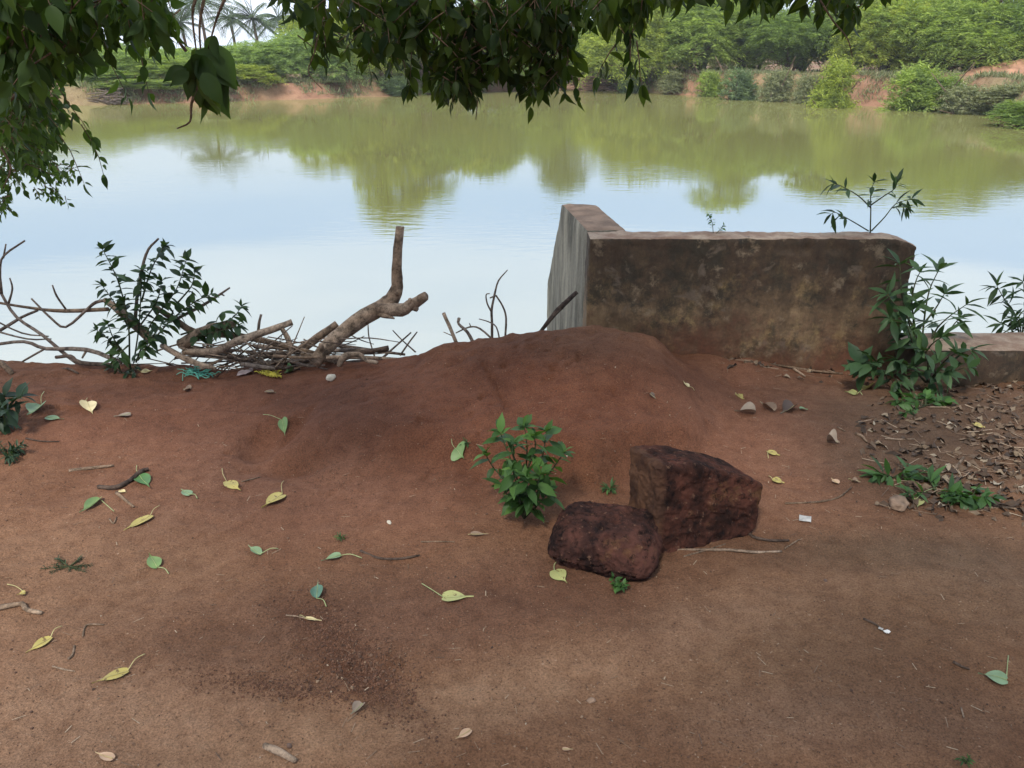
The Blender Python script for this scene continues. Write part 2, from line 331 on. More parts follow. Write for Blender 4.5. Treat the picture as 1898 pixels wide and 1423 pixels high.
# ------------------------------------------------------------------ terrain
WATER = -1.5
shore_px = [(150, 196), (400, 189), (650, 181), (800, 175), (960, 167), (1100, 164), (1250, 175), (1450, 186), (1600, 196), (1750, 202), (1850, 212), (1898, 236)]
def on_level(px, py, z): d = ray(px, py); return CAM+d*((z-EYE)/d[2])
far = [on_level(a, b_, WATER)[:2] for a, b_ in shore_px]
poly = np.array([(-9, 5.5), (-2.6, 5.12), (-.9, 5.1), (.1, 5.2), (.3, 5.32), (2.2, 5.34), (5, 5.6), (13, 7), (24, 12), (30, 24)]+[tuple(p) for p in far[::-1]]+[(-38, 47), (-44, 32), (-30, 14)])
def sdf(x, y):
    d = np.full(x.shape, 1e9); ins = np.zeros(x.shape, bool); n = len(poly)
    for i in range(n):
        ax, ay = poly[i]; bx, by = poly[(i+1) % n]; ex, ey = bx-ax, by-ay
        t_ = np.clip(((x-ax)*ex+(y-ay)*ey)/(ex*ex+ey*ey), 0, 1)
        d = np.minimum(d, np.hypot(x-ax-t_*ex, y-ay-t_*ey))
        c_ = ((ay > y) != (by > y)) & (x < (bx-ax)*(y-ay)/(by-ay+1e-12)+ax); ins ^= c_
    return np.where(ins, -d, d)
def gauss(x, y, cx, cy, rx, ry, p=1.0): return np.exp(-(((x-cx)/rx)**2+((y-cy)/ry)**2)**p)
def height(x, y, fine=True):
    x = np.asarray(x, float); y = np.asarray(y, float)
    near = y < 14
    d = sdf(x, y)
    wob = np.where(near, .05*fbm(x*2.3, y*2.3, s=3, o=3), .9*fbm(x*.35, y*.35, s=5, o=3))
    d = d+wob*(np.abs(d) < 6)
    top_far = np.interp(x, [-40, -20, -8, 4, 15, 30], [-.55, -.5, -.35, -.2, 0, .25])
    top_near = 0.0
    wid = np.where(near, 1.38, 1.5); top = np.where(near, top_near, top_far)
    up = WATER+(top-WATER)*sstep(np.clip(d/wid, 0, 1)*.5+.5*np.clip(d/wid, 0, 1)**1.0*1.0)
    far_back = np.where(near, 0, -.35*sstep((d-5.5)/3))
    h = np.where(d < 0, WATER-.15-np.minimum(1.2, -d*.55), up+far_back)
    h = np.where(d < 0, np.maximum(h, WATER-1.3), h); h = np.where((d < 0) & (d > -.3), WATER+d*.5, h)
    # near ground forms
    cr = np.interp(x+.04*fbm(x*0+y*3, y*3, s=81, o=2), [-1.35, -1.0, -.54, -.13, .25, .50, .66, .84, 1.08], [0, .03, .135, .25, .30, .30, .25, .12, 0])
    fr_ = np.interp(x, [-1.2, -.95, -.6, -.2, .3, .7, 1.0], [3.0, 2.86, 2.72, 2.60, 2.56, 2.8, 3.15])+.10*fbm(x*3.2, y*0, s=83, o=3)
    a = cr*(.46*sstep((y-fr_)/.16)+.54*sstep((y-fr_-.12)/(3.36-fr_-.12)))*(1-.75*sstep((y-3.5)/.35))
    a = a+.010*fbm(x*7+y*2, y*3, s=87, o=3)*sstep(cr*8)*sstep((y-fr_)/.2)*(y < 3.6)
    a = a+.055*gauss(x, y, -.62, 2.98, .34, .30, 2.2)+.03*gauss(x, y, -.15, 2.7, .5, .3)
    a = a-.06*gauss(x, y, -.925, 3.02, .05, .13, 2)-.03*gauss(x, y, -.80, 2.74, .13, .07, 1.5)
    a = a+.035*gauss(x, y, -2.2, 3.3, .9, .4)
    a = a-.09*gauss(x, y, 2.2, 3.85, .9, .35)+.05*gauss(x, y, 1.15, 3.75, .35, .16)
    a = a-.075*gauss(x, y, -1.04, 2.95, .10, .15, 2)-.04*gauss(x, y, -.9, 2.72, .16, .08, 1.5)                      # notch beside the lobe
    a = a-.018*gauss(x, y, -.35, 1.62, .35, .16)-.02*gauss(x, y, .1, 1.95, .5, .12)
    a = a-.02*gauss(x, y, 1.6, 2.15, 1.2, .12)
    a = a*sstep((5.0-y)/1.0)
    h = h+np.where(near, a, 0)
    nearmask = (y < 5.2)
    r = .015*fbm(x*2.1, y*2.1, s=11, o=3)+.009*fbm(x*8, y*8, s=14, o=3)
    if fine:
        r = r+.0045*fbm(x*30, y*30, s=17, o=3, g=.65)+.004*np.clip(fbm(x*19, y*19, s=19, o=2)-.25, 0, 1)*2
        r = r+.010*np.clip(fbm(x*26, y*26, s=21, o=2), 0, 1)*2.4*gauss(x, y, -.36, 1.63, .26, .13, 1.5)+.006*fbm(x*34, y*34, s=27, o=3, g=.7)*gauss(x, y, -.42, 1.7, .55, .25, 1.5)
        r = r+.012*fbm(x*14, y*7, s=23, o=3)*gauss(x, y, -.2, 3.2, 1.5, .8)      # crumbly mound
    if fine:
        mk = gauss(x, y, 0, 3.1, 1.5, .6, 1.5)
        r = r-.020*np.clip(fbm(x*9+y*4, y*4-x*1.5, s=91, o=3)-.22, 0, 1)*mk-.05*np.clip(fbm(x*24, y*14, s=93, o=2)-.42, 0, 1)*mk
        cx0 = -.10+.10*(y-3.15)/-.3; r = r-.02*np.exp(-((x-cx0)/.012)**2)*sstep((y-2.88)/.05)*sstep((3.3-y)/.05)
        r = r-.014*np.clip(fbm(x*6, y*10, s=95, o=3)-.3, 0, 1)
    h = h+np.where(nearmask, r, .12*fbm(x*.9, y*.9, s=31, o=4)*(d > .1))
    # bumpy broken rim of the bank
    h = h+np.where(near & (d > .9) & (d < 1.9), .03*fbm(x*6, y*6, s=41, o=3), 0)
    return h
def hz(x, y): return float(height(np.array([x]), np.array([y]))[0])
def ground_at(px, py):                 # where the ray of a pixel meets the near ground
    d = ray(px, py); ts = np.linspace(1.2, 6, 700); P = CAM+np.outer(ts, d)
    dz = P[:, 2]-height(P[:, 0], P[:, 1]); i = int(np.argmax(dz < 0)) if (dz < 0).any() else len(ts)-1
    a = P[max(i-1, 0)].copy(); a[2] = hz(a[0], a[1]); return a
def seq(a, b, s): return list(np.arange(a, b, s))
def grow(a, b, s, k=1.12):
    r = []; v = a
    while v < b: r.append(v); v += s; s *= k
    return r+[b]
xr = grow(3.3, 9, .05, 1.12)[:-1]+seq(9, 48, .55)+grow(48, 1500, 2, 1.35)
xs = np.array([-v for v in xr[::-1]]+seq(-3.28, 3.29, .0165)+xr)
ys = np.array([-v for v in grow(.2, 1500, .5, 1.5)[::-1]]+seq(.3, 1.0, .05)+seq(1.0, 4.2, .0145)+seq(4.2, 5.6, .05)+grow(5.6, 30, .25, 1.1)[:-1]+seq(30, 80, .45)+grow(80, 2500, 2, 1.3))
XX, YY = np.meshgrid(xs, ys)
ZZ = height(XX, YY)
GV = np.stack([XX, YY, ZZ], -1).reshape(-1, 3); nx = len(xs)
ii = np.arange(len(ys)-1)[:, None]*nx+np.arange(nx-1)[None, :]
GF = np.stack([ii, ii+1, ii+nx+1, ii+nx], -1).reshape(-1, 4)
g = MB(); g.add(GV, GF); ground = g.build('ground', M['soil']); tag(ground, 'bare red brown earth with a low mound and worn dusty patches beside the pond', kind='structure')
# earth colours: red mound, dust, damp dark soil, painted canopy-edge light at bottom left
gx, gy = px_of(GV)
base = np.tile(np.array([.205, .108, .060]), (len(GV), 1))
def blot(cx, cy, rx, ry, col, wgt, ang=0, p=1.4):
    global base
    dx = gx-cx; dy = gy-cy; ca, sa = math.cos(ang), math.sin(ang)
    u = (dx*ca+dy*sa)/rx+.25*fbm(GV[:, 0]*3, GV[:, 1]*3, s=51, o=4); v = (-dx*sa+dy*ca)/ry+.25*fbm(GV[:, 0]*3, GV[:, 1]*3, s=61, o=4)
    k = (wgt*np.exp(-(u*u+v*v)**p))[:, None]; base = base*(1-k)+np.array(col)*k
blot(900, 760, 800, 200, (.145, .056, .029), 1.0)
blot(300, 760, 500, 110, (.17, .075, .045), .7)
blot(450, 920, 420, 110, (.20, .098, .062), .7)
blot(1440, 800, 260, 160, (.235, .112, .068), .85)
blot(1720, 800, 260, 130, (.115, .075, .048), .9)
blot(1690, 1025, 330, 42, (.10, .062, .038), .85)
blot(1800, 1100, 260, 120, (.15, .095, .058), .7)
blot(1500, 1230, 450, 170, (.19, .112, .064), .6)
blot(80, 1080, 330, 130, (.235, .14, .088), .7)
blot(100, 1350, 420, 170, (.30, .185, .118), .85)  # pale dust at bottom left, light from the canopy edge painted in
blot(820, 1310, 640, 66, (.285, .172, .105), .95, -.27)
blot(1250, 1170, 200, 50, (.25, .148, .092), .8, -.3)
blot(720, 1140, 500, 105, (.145, .078, .05), .85, -.12)
blot(650, 1225, 150, 45, (.10, .045, .027), .9, .7)
blot(420, 1190, 230, 60, (.15, .08, .048), .7)
blot(1000, 1100, 260, 60, (.14, .07, .043), .7, -.1)
blot(1500, 1340, 420, 70, (.21, .125, .08), .6)
isfar = GV[:, 1] > 10
fb = fbm(GV[:, 0]*.5, GV[:, 1]*.5, s=71, o=4)[:, None]
farc = np.array([.27, .155, .10])*(1+.35*fb)
grassy = np.clip(.35+1.5*fbm(GV[:, 0]*.28, GV[:, 1]*.28, s=77, o=3), 0, .75)[:, None]
farc = farc*(1-grassy)+np.array([.20, .18, .09])*grassy
base = np.where(isfar[:, None], farc, base)
ca = ground.data.color_attributes.new('earth', 'FLOAT_COLOR', 'POINT')
ca.data.foreach_set('color', np.hstack([base, np.ones((len(base), 1))]).astype(np.float32).ravel())

# water
wv = MB(); wxs = np.linspace(-60, 60, 3); wys = np.array([4.2, 40, 90.]); X2, Y2 = np.meshgrid(wxs, wys)
i2 = np.arange(2)[:, None]*3+np.arange(2)[None, :]
wv.add(np.stack([X2, Y2, X2*0+WATER], -1).reshape(-1, 3), np.stack([i2, i2+1, i2+4, i2+3], -1).reshape(-1, 4))
tag(wv.build('water', M['water'], smooth=False), 'still olive green pond water mirroring trees and pale sky', kind='structure')

# ------------------------------------------------------------------ walls
def prism_mesh(prof_xy_fn, *a): pass
def dense_box(x0, x1, y0, y1, z0, z1, step=.03, r=.02, amp=.006, seed=0, warp=None, pit=0):
    """rounded, slightly uneven box surface, finely divided"""
    mb = MB(); c = np.array([(x0+x1)/2, (y0+y1)/2, (z0+z1)/2]); hs = np.array([(x1-x0)/2, (y1-y0)/2, (z1-z0)/2])
    nn = [max(2, int(2*h_/step)) for h_ in hs]
    for ax in range(3):
        u, v = [(1, 2), (2, 0), (0, 1)][ax]
        for s in (-1, 1):
            U, Vv = np.meshgrid(np.linspace(-1, 1, nn[u]+1), np.linspace(-1, 1, nn[v]+1), indexing='ij')
            P = np.zeros(U.shape+(3,)); P[..., ax] = s*hs[ax]; P[..., u] = U*hs[u]; P[..., v] = Vv*hs[v]
            q = np.clip(P, -(hs-r), hs-r); d = P-q; ln = np.linalg.norm(d, axis=-1, keepdims=True); P = q+d/np.maximum(ln, 1e-9)*np.minimum(ln, r)
            a = np.arange(nn[u])[:, None]*(nn[v]+1)+np.arange(nn[v])[None, :]; k = nn[v]+1
            F = np.stack([a, a+k, a+k+1, a+1], -1).reshape(-1, 4)
            if s < 0: F = F[:, ::-1]
            P = (P+c).reshape(-1, 3)
            nr = unit(P-c-np.clip(P-c, -(hs-r*1.01), hs-r*1.01))
            dsp = amp*fbm(P[:, 0]*7, P[:, 1]*7, P[:, 2]*7, 4, seed)+amp*.5*fbm(P[:, 0]*40, P[:, 1]*40, P[:, 2]*40, 2, seed+9)
            P = P+nr*dsp[:, None]
            if pit: 
                f_ = .9*vnoise(P[:, 0]*60, P[:, 1]*60, P[:, 2]*60, seed+3)+.9*vnoise(P[:, 0]*125, P[:, 1]*125, P[:, 2]*125, seed+4); f2 = .5*vnoise(P[:, 0]*28, P[:, 1]*28, P[:, 2]*28, seed+5)
                P = P-nr*(pit*np.clip(f_+f2*.8, 0, 1.4))[:, None]
            if warp: P = warp(P)
            mb.add(P, F)
    return mb
rw = thing('retaining_wall', (1.2, 3.98, 0), 'tall mud stained cement wall standing at the edge of the pond with a sloping wing', 'wall')
def warp_main(P):
    # worn rounded upper right corner, slightly uneven coping
    k = np.clip((P[:, 0]-1.86)/.17, 0, 1)*np.clip((P[:, 2]-.3)/.34, 0, 1)
    P[:, 2] -= .045*k**2*(P[:, 2] > .3); P[:, 2] += .006*fbm(P[:, 0]*5, P[:, 1]*5, s=3)*(P[:, 2] > .4)
    chip = np.clip(fbm(P[:, 0]*11, P[:, 1]*11, s=8, o=3)-.15, 0, 1)*(P[:, 2] > .57)*(P[:, 1] < 3.94)
    P[:, 1] += .05*chip; return P
dense_box(.385, 2.03, 3.9, 4.08, -.5, .64, .016, .012, .009, 1, warp_main, .003).build('wall_panel', M['cement'], rw)
def warp_wing(P):
    t_ = np.clip((P[:, 1]-4.84)/1.36, 0, 1); k = np.clip((P[:, 2]+1.8)/2.44, 0, 1)
    P[:, 2] -= t_*.87*k
    P[:, 0] -= np.interp(P[:, 1], [4.08, 4.84, 6.2], [0, .085, .10]); return P
dense_box(.387, .595, 4.083, 6.2, -1.8, .645, .04, .014, .007, 5, warp_wing).build('wing_wall', M['cement_wing'], rw)
lw = dense_box(2.034, 9, 3.72, 4.02, -.5, .115, .05, .03, .012, 12)
tag(lw.build('low_wall', M['cement'], off=(2.4, 3.85, -.4)), 'low mud coloured cement kerb wall running off to the right from the tall wall', 'wall')

# ------------------------------------------------------------------ laterite blocks
def rock_from_box(size, fn, seed, amp=.02, r=.03, step=.0055, pit=.008):
    return dense_box(-size[0]/2, size[0]/2, -size[1]/2, size[1]/2, -size[2]/2, size[2]/2, step, r, amp, seed, fn, pit)
def front_rock(P):
    q = P.copy()
    # cushion like block: rounded plan, bulged sides, undercut foot
    rr = np.clip(np.hypot(P[:, 0]/.19, P[:, 1]/.15), 0, 1.6)
    k = 1-.16*np.clip(rr-1, 0, 1)
    q[:, 0] *= k; q[:, 1] *= k
    q[:, 2] -= .05*np.clip(np.hypot(P[:, 0]/.19, P[:, 1]/.15)-.45, 0, 1)**2*(P[:, 2] > 0)
    q[:, 0] *= 1-.12*np.clip(-P[:, 2]/.09, 0, 1); q[:, 1] *= 1-.10*np.clip(-P[:, 2]/.09, 0, 1)
    q += .012*np.stack([fbm(P[:, 0]*9, P[:, 1]*9, P[:, 2]*9, 3, 91+k_) for k_ in range(3)], -1)
    return q
p = ground_at(1130, 1052)
fr = rock_from_box((.345, .275, .175), front_rock, 31, .015, .078, pit=.011).build('laterite_block', M['laterite_dull'])
fr.location = (p[0]-.005, p[1]+.085, p[2]+.052); fr.rotation_euler = (.05, .02, -.30)
tag(fr, 'squat rounded pitted laterite block in front of the taller one', 'stone')
def back_rock(P):
    q = P.copy()
    tx = (P[:, 0]/.40+.5); tz = (P[:, 2]/.34+.5)
    q[:, 2] -= tz*(.02+.10*np.clip(tx, 0, 1)**2.2)                   # top falls to the right, rounded shoulder
    q[:, 0] += .05*np.clip(tz, 0, 1)*np.clip(tx, 0, 1)*(1-np.clip(tx-.8, 0, .2)*2)
    q[:, 0] -= .07*np.clip((.36-tz)/.36, 0, 1)*np.clip(tx, 0, 1)     # undercut lower right
    q[:, 1] -= .03*(.5-tz)
    q += .010*np.stack([fbm(P[:, 0]*8, P[:, 1]*8, P[:, 2]*8, 3, 71+k_) for k_ in range(3)], -1)
    return q
p = ground_at(1275, 1005)
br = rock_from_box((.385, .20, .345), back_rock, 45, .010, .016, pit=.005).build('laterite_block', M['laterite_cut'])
br.location = (p[0]+.025, p[1]+.115, p[2]+.112); br.rotation_euler = (-.12, .10, .30)
tag(br, 'tall upright laterite block with a sloping top leaning behind the squat one', 'stone')

# ------------------------------------------------------------------ sticks and branches
def stick(name, pts, rad, label, cat='branch', material='grey_wood', group=None, forks=(), sides=8, rough=.18, seed=1, leafless=True, parts=None):
    """pts: (px, py, Y) or world points; rad in metres; forks are side shoots of the same branch"""
    mb = MB(); W = [at(*q) if abs(q[0])+abs(q[1]) > 30 else np.array(q) for q in pts]
    tube(mb, W, rad, sides, rough, seed)
    for fp, frad in forks:
        tube(mb, [at(*q) if abs(q[0])+abs(q[1]) > 30 else np.array(q) for q in fp], frad, max(5, sides-1), rough, seed+5)
    o = mb.build(name, M[material], off=W[0]); return tag(o, label, cat, group)
def on_ground(pts, lift): 
    r = []
    for a, b_ in pts: q = ground_at(a, b_); q[2] += lift; r.append(tuple(q))
    return r
pxm = .00275        # metres per photo pixel at about 4 m
def R(*v): return [x*pxm*.82 for x in v]
Yp = 3.82
stick('forked_log', [(583, 672, 3.62), (610, 640, 3.72), (645, 607, 3.8), (690, 578, 3.86), (722, 562, 3.9), (735, 530, 3.92), (736, 480, 3.94), (741, 420, 3.95)], R(15, 18, 19, 18, 19, 13, 11.5, 9.5),
      'thick forked dead log jutting up over the brushwood heap', material='pale_wood', rough=.22, sides=12, seed=3,
      forks=[([(700, 572, 3.86), (742, 574, 3.82), (766, 563, 3.78), (788, 548, 3.74)], R(14, 15, 12, 10)), ([(741, 440, 3.95), (748, 420, 3.95)], R(5, 2)),
             ([(700, 580, 3.86), (715, 585, 3.82), (731, 590, 3.8)], R(9, 6, 2)), ([(735, 545, 3.9), (742, 540, 3.86)], R(7, 5)), ([(768, 570, 3.78), (772, 573, 3.76)], R(9, 6)),
             ([(597, 655, 3.68), (595, 638, 3.62)], R(8, 5)), ([(760, 566, 3.78), (760, 554, 3.76)], R(6, 4))])
SP = [
 ('broken_branch', [(548, 655, 3.9), (590, 625, 3.95), (625, 600, 4.0)], R(10, 11, 9), 'broken pale branch lying close under the forked log', 'pale_wood', []),
 ('broken_branch', [(335, 640, 3.85), (370, 617, 3.85), (400, 606, 3.86), (437, 600, 3.88)], R(13, 12, 11, 9), 'short thick pale branch on top of the heap beside the leafy shrub', 'pale_wood', []),
 ('broken_branch', [(340, 652, 3.72), (400, 650, 3.70), (440, 632, 3.72), (500, 612, 3.76), (542, 597, 3.8)], R(7, 9, 9, 8, 7), 'long pale branch slanting up to the right in the middle of the heap', 'pale_wood', [([(520, 605, 3.78), (533, 625, 3.76), (543, 655, 3.72)], R(5, 6, 5))]),
 ('broken_branch', [(195, 556, 4.05), (215, 570, 3.98), (245, 596, 3.9), (282, 632, 3.82)], R(6, 9, 11, 9), 'dark arching branch behind the leafy shrub', 'bark', [([(200, 573, 4.0), (120, 576, 4.1), (60, 571, 4.1), (-20, 558, 4.15)], R(5, 4.5, 3.5, 3))]),
 ('broken_branch', [(285, 566, 3.95), (320, 590, 3.9), (364, 616, 3.86), (438, 622, 3.84), (526, 640, 3.8), (582, 655, 3.78)], R(5, 7, 8, 8, 7, 6), 'long brown branch running right through the heap from the shrub', 'bark', []),
 ('broken_branch', [(300, 640, 3.7), (350, 668, 3.62), (400, 683, 3.58)], R(6, 7, 4), 'pale brown branch sloping down to the bare earth below the shrub', 'pale_wood', []),
 ('broken_branch', [(325, 592, 3.9), (375, 566, 3.92), (426, 533, 3.94)], R(4, 3.5, 2.2), 'straight twig pointing up right from the shrub over the heap', 'grey_wood', [([(410, 545, 3.93), (416, 548, 3.93)], R(2.5, 1.5))]),
 ('bare_twig', [(250, 600, 3.9), (255, 540, 3.9), (264, 495, 3.9), (275, 462, 3.9), (294, 442, 3.9)], R(4, 4, 3.6, 3, 2), 'leafless upright twig rising highest out of the leafy shrub', 'grey_wood', []),
 ('bare_branch', [(-30, 630, 4.2), (0, 612, 4.15), (40, 588, 4.1), (70, 575, 4.1)], R(4, 4, 3.6, 3), 'bare branch slanting up at the far left above the pond', 'grey_wood', []),
 ('bare_branch', [(58, 553, 4.0), (95, 590, 4.0), (122, 606, 4.0), (160, 574, 4.02), (178, 560, 4.05), (205, 555, 4.05)], R(2.2, 2.5, 3, 3.4, 4, 4), 'bare zigzag twig dipping between shrub and left edge', 'grey_wood', []),
 ('bare_branch', [(-20, 500, 4.1), (3, 545, 4.08), (30, 587, 4.02), (80, 622, 3.95), (125, 660, 3.86), (168, 690, 3.74)], R(3, 3.4, 3.6, 3.8, 4.6, 4), 'long bare branch sloping down from the left edge to the bank', 'grey_wood', [([(3, 545, 4.08), (0, 500, 4.08), (8, 473, 4.08), (46, 446, 4.08)], R(3, 2.6, 2.6, 2)), ([(6, 478, 4.08), (11, 452, 4.08)], R(2.2, 1.5)), ([(16, 562, 4.05), (23, 535, 4.05), (18, 515, 4.05)], R(2.6, 2.2, 1.8))]),
 ('bare_branch', [(-20, 588, 4.0), (40, 617, 3.98), (90, 623, 3.95)], R(2, 2, 1.5), 'thin bare twig near the left edge level with the heap', 'grey_wood', []),
 ('bare_branch', [(-20, 640, 3.95), (45, 633, 3.92), (85, 646, 3.88), (160, 648, 3.84), (225, 671, 3.74)], R(3.5, 4, 4.5, 5, 5), 'low bare branch crossing just above the bank on the left', 'grey_wood', [([(80, 648, 3.88), (50, 665, 3.88), (24, 681, 3.86)], R(2.6, 2.2, 1.6)), ([(160, 650, 3.84), (152, 664, 3.82)], R(3, 2))]),
 ('bare_branch', [(-20, 610, 4.05), (50, 628, 4.0), (95, 628, 3.98)], R(2.5, 2.2, 1.6), 'slender bare twig pointing right above the low bare branch', 'grey_wood', []),
 ('bare_twig', [(97, 528, 4.05), (105, 548, 4.05), (122, 573, 4.08)], R(2, 2.4, 2.4), 'short kinked twig standing on the long bare branch left of the shrub', 'grey_wood', []),
 ('dark_stick', [(104, 662, 3.8), (130, 660, 3.78), (150, 672, 3.72), (218, 677, 3.68)], R(4, 4.5, 5, 5), 'dark stick lying along the bank edge left of the shrub', 'dark_wood', []),
 ('dark_stick', [(-20, 660, 3.7), (8, 678, 3.64), (24, 694, 3.6)], R(6, 6, 5), 'stout stub of branch at the left edge of the bank', 'bark', []),
 ('dark_stick', [(90, 690, 3.72), (125, 683, 3.68), (145, 692, 3.62)], R(2.6, 2.8, 2), 'small dark arched twig on the bank lip', 'dark_wood', []),
 ('broken_stub', [(478, 618, 3.85), (480, 600, 3.85), (484, 583, 3.85)], R(3.5, 3.2, 3), 'upright snapped stub in the middle of the heap', 'grey_wood', []),
 ('bare_twig', [(682, 600, 3.95), (684, 625, 3.9), (694, 660, 3.8)], R(1.3, 1.6, 1.8), 'hair thin upright twig right of the forked log', 'grey_wood', []),
 ('crossed_twig', [(728, 612, 3.9), (745, 630, 3.85), (770, 652, 3.75)], R(1.2, 1.6, 2), 'thin twig leaning left where two twigs cross beyond the log', 'grey_wood', []),
 ('crossed_twig', [(773, 615, 3.9), (760, 632, 3.85), (742, 658, 3.75)], R(1.6, 2, 2.2), 'thin twig leaning right where two twigs cross beyond the log', 'grey_wood', []),
 ('bare_twig', [(762, 616, 3.95), (735, 640, 3.88), (708, 664, 3.75)], R(1.8, 2.4, 2.8), 'straight twig slanting up right from the dark log end', 'grey_wood', []),
 ('broken_branch', [(620, 672, 3.68), (665, 655, 3.7), (720, 645, 3.7)], R(5, 6, 6), 'dark blunt branch end poking out right of the heap', 'dark_wood', []),
 ('broken_branch', [(628, 678, 3.55), (640, 660, 3.55), (665, 657, 3.55), (680, 668, 3.52), (700, 672, 3.5)], R(6, 7, 6, 5, 4), 'crooked root like branch resting on the mound end', 'pale_wood', []),
 ('broken_stub', [(822, 580, 3.82), (832, 602, 3.78), (848, 640, 3.68)], R(3.8, 4.4, 4), 'pale split stick standing behind the mound', 'pale_wood', [([(838, 622, 3.74), (822, 615, 3.74)], R(1.2, 1))]),
 ('broken_stub', [(851, 590, 3.85), (850, 600, 3.82), (866, 615, 3.76), (880, 640, 3.68)], R(4, 3, 4, 4), 'crooked stick with a knobbed end behind the mound', 'grey_wood', []),
 ('bare_twig', [(845, 617, 3.8), (870, 606, 3.78), (890, 609, 3.76), (918, 634, 3.7)], R(1.4, 1.8, 2.2, 2.2), 'low bowed twig behind the mound crest', 'grey_wood', [([(873, 606, 3.78), (870, 599, 3.78)], R(1.5, 1))]),
 ('dead_sapling', [(912, 640, 3.85), (912, 600, 3.85), (911, 575, 3.85), (917, 545, 3.85), (924, 520, 3.85), (941, 500, 3.85)], R(3.2, 3, 2.8, 2.4, 2, 1), 'dead grey sapling with forking top behind the mound', 'grey_wood', [([(911, 578, 3.85), (903, 562, 3.85), (901, 546, 3.85), (908, 544, 3.85)], R(2, 1.8, 1.5, 1)), ([(918, 548, 3.85), (908, 552, 3.84)], R(2, 1.6)), ([(919, 547, 3.86), (932, 568, 3.86), (938, 590, 3.86), (936, 632, 3.8)], R(1.8, 2, 2.4, 2.6))]),
 ('bare_twig', [(888, 591, 3.82), (905, 596, 3.8), (920, 606, 3.78), (927, 634, 3.7)], R(1.2, 1.4, 1.8, 1.8), 'slim arched twig in front of the dead sapling', 'grey_wood', []),
 ('broken_branch', [(996, 622, 3.74), (1015, 598, 3.76), (1035, 574, 3.79), (1069, 541, 3.83)], R(4, 5.2, 6.2, 5), 'dark stick leaning up against the end of the wing wall', 'dark_wood', [([(1040, 572, 3.79), (1044, 560, 3.79)], R(5, 3))]),
]
for i, (nm, pts, rad, lab, mt, fk) in enumerate(SP):
    stick(nm, pts, rad, lab, 'branch' if 'branch' in nm or 'stub' in nm or 'sapling' in nm else 'stick', mt, forks=fk, seed=10+i, group='dead branches heaped on the bank edge')
rr = random.Random(5)
for i in range(130):                       # the tangle of the heap
    big = i < 24
    cx = rr.triangular(270, 720, 500); Y = rr.uniform(3.6, 3.98); cy = rr.uniform(648, 682) if big else rr.uniform(634, 686)
    a = rr.gauss(0, .22) if big else rr.gauss(-.1, .5); ln = rr.uniform(60, 150) if big else rr.uniform(40, 120)
    dx, dy = math.cos(a)*ln/2, math.sin(a)*ln/2; j = rr.uniform(-6, 6); cy -= max(0, (cx-560)*.09)
    r0 = rr.uniform(3, 6) if big else rr.uniform(.9, 2.2)
    mt = rr.choice(['pale_wood', 'grey_wood', 'grey_wood', 'bark', 'dark_wood'])
    stick('heap_stick' if big else 'heap_twig', [(cx-dx, cy-dy, Y+rr.uniform(-.05, .05)), (cx, cy+j, Y), (cx+dx, cy+dy, Y+rr.uniform(-.05, .05))], R(r0, r0*.95, r0*.6),
          'pale dead stick lying within the brushwood heap' if big else 'thin dead twig tangled in the brushwood heap', 'stick' if big else 'twig', mt,
          'dead sticks in the brushwood heap' if big else 'thin twigs in the brushwood heap', sides=6, seed=100+i)
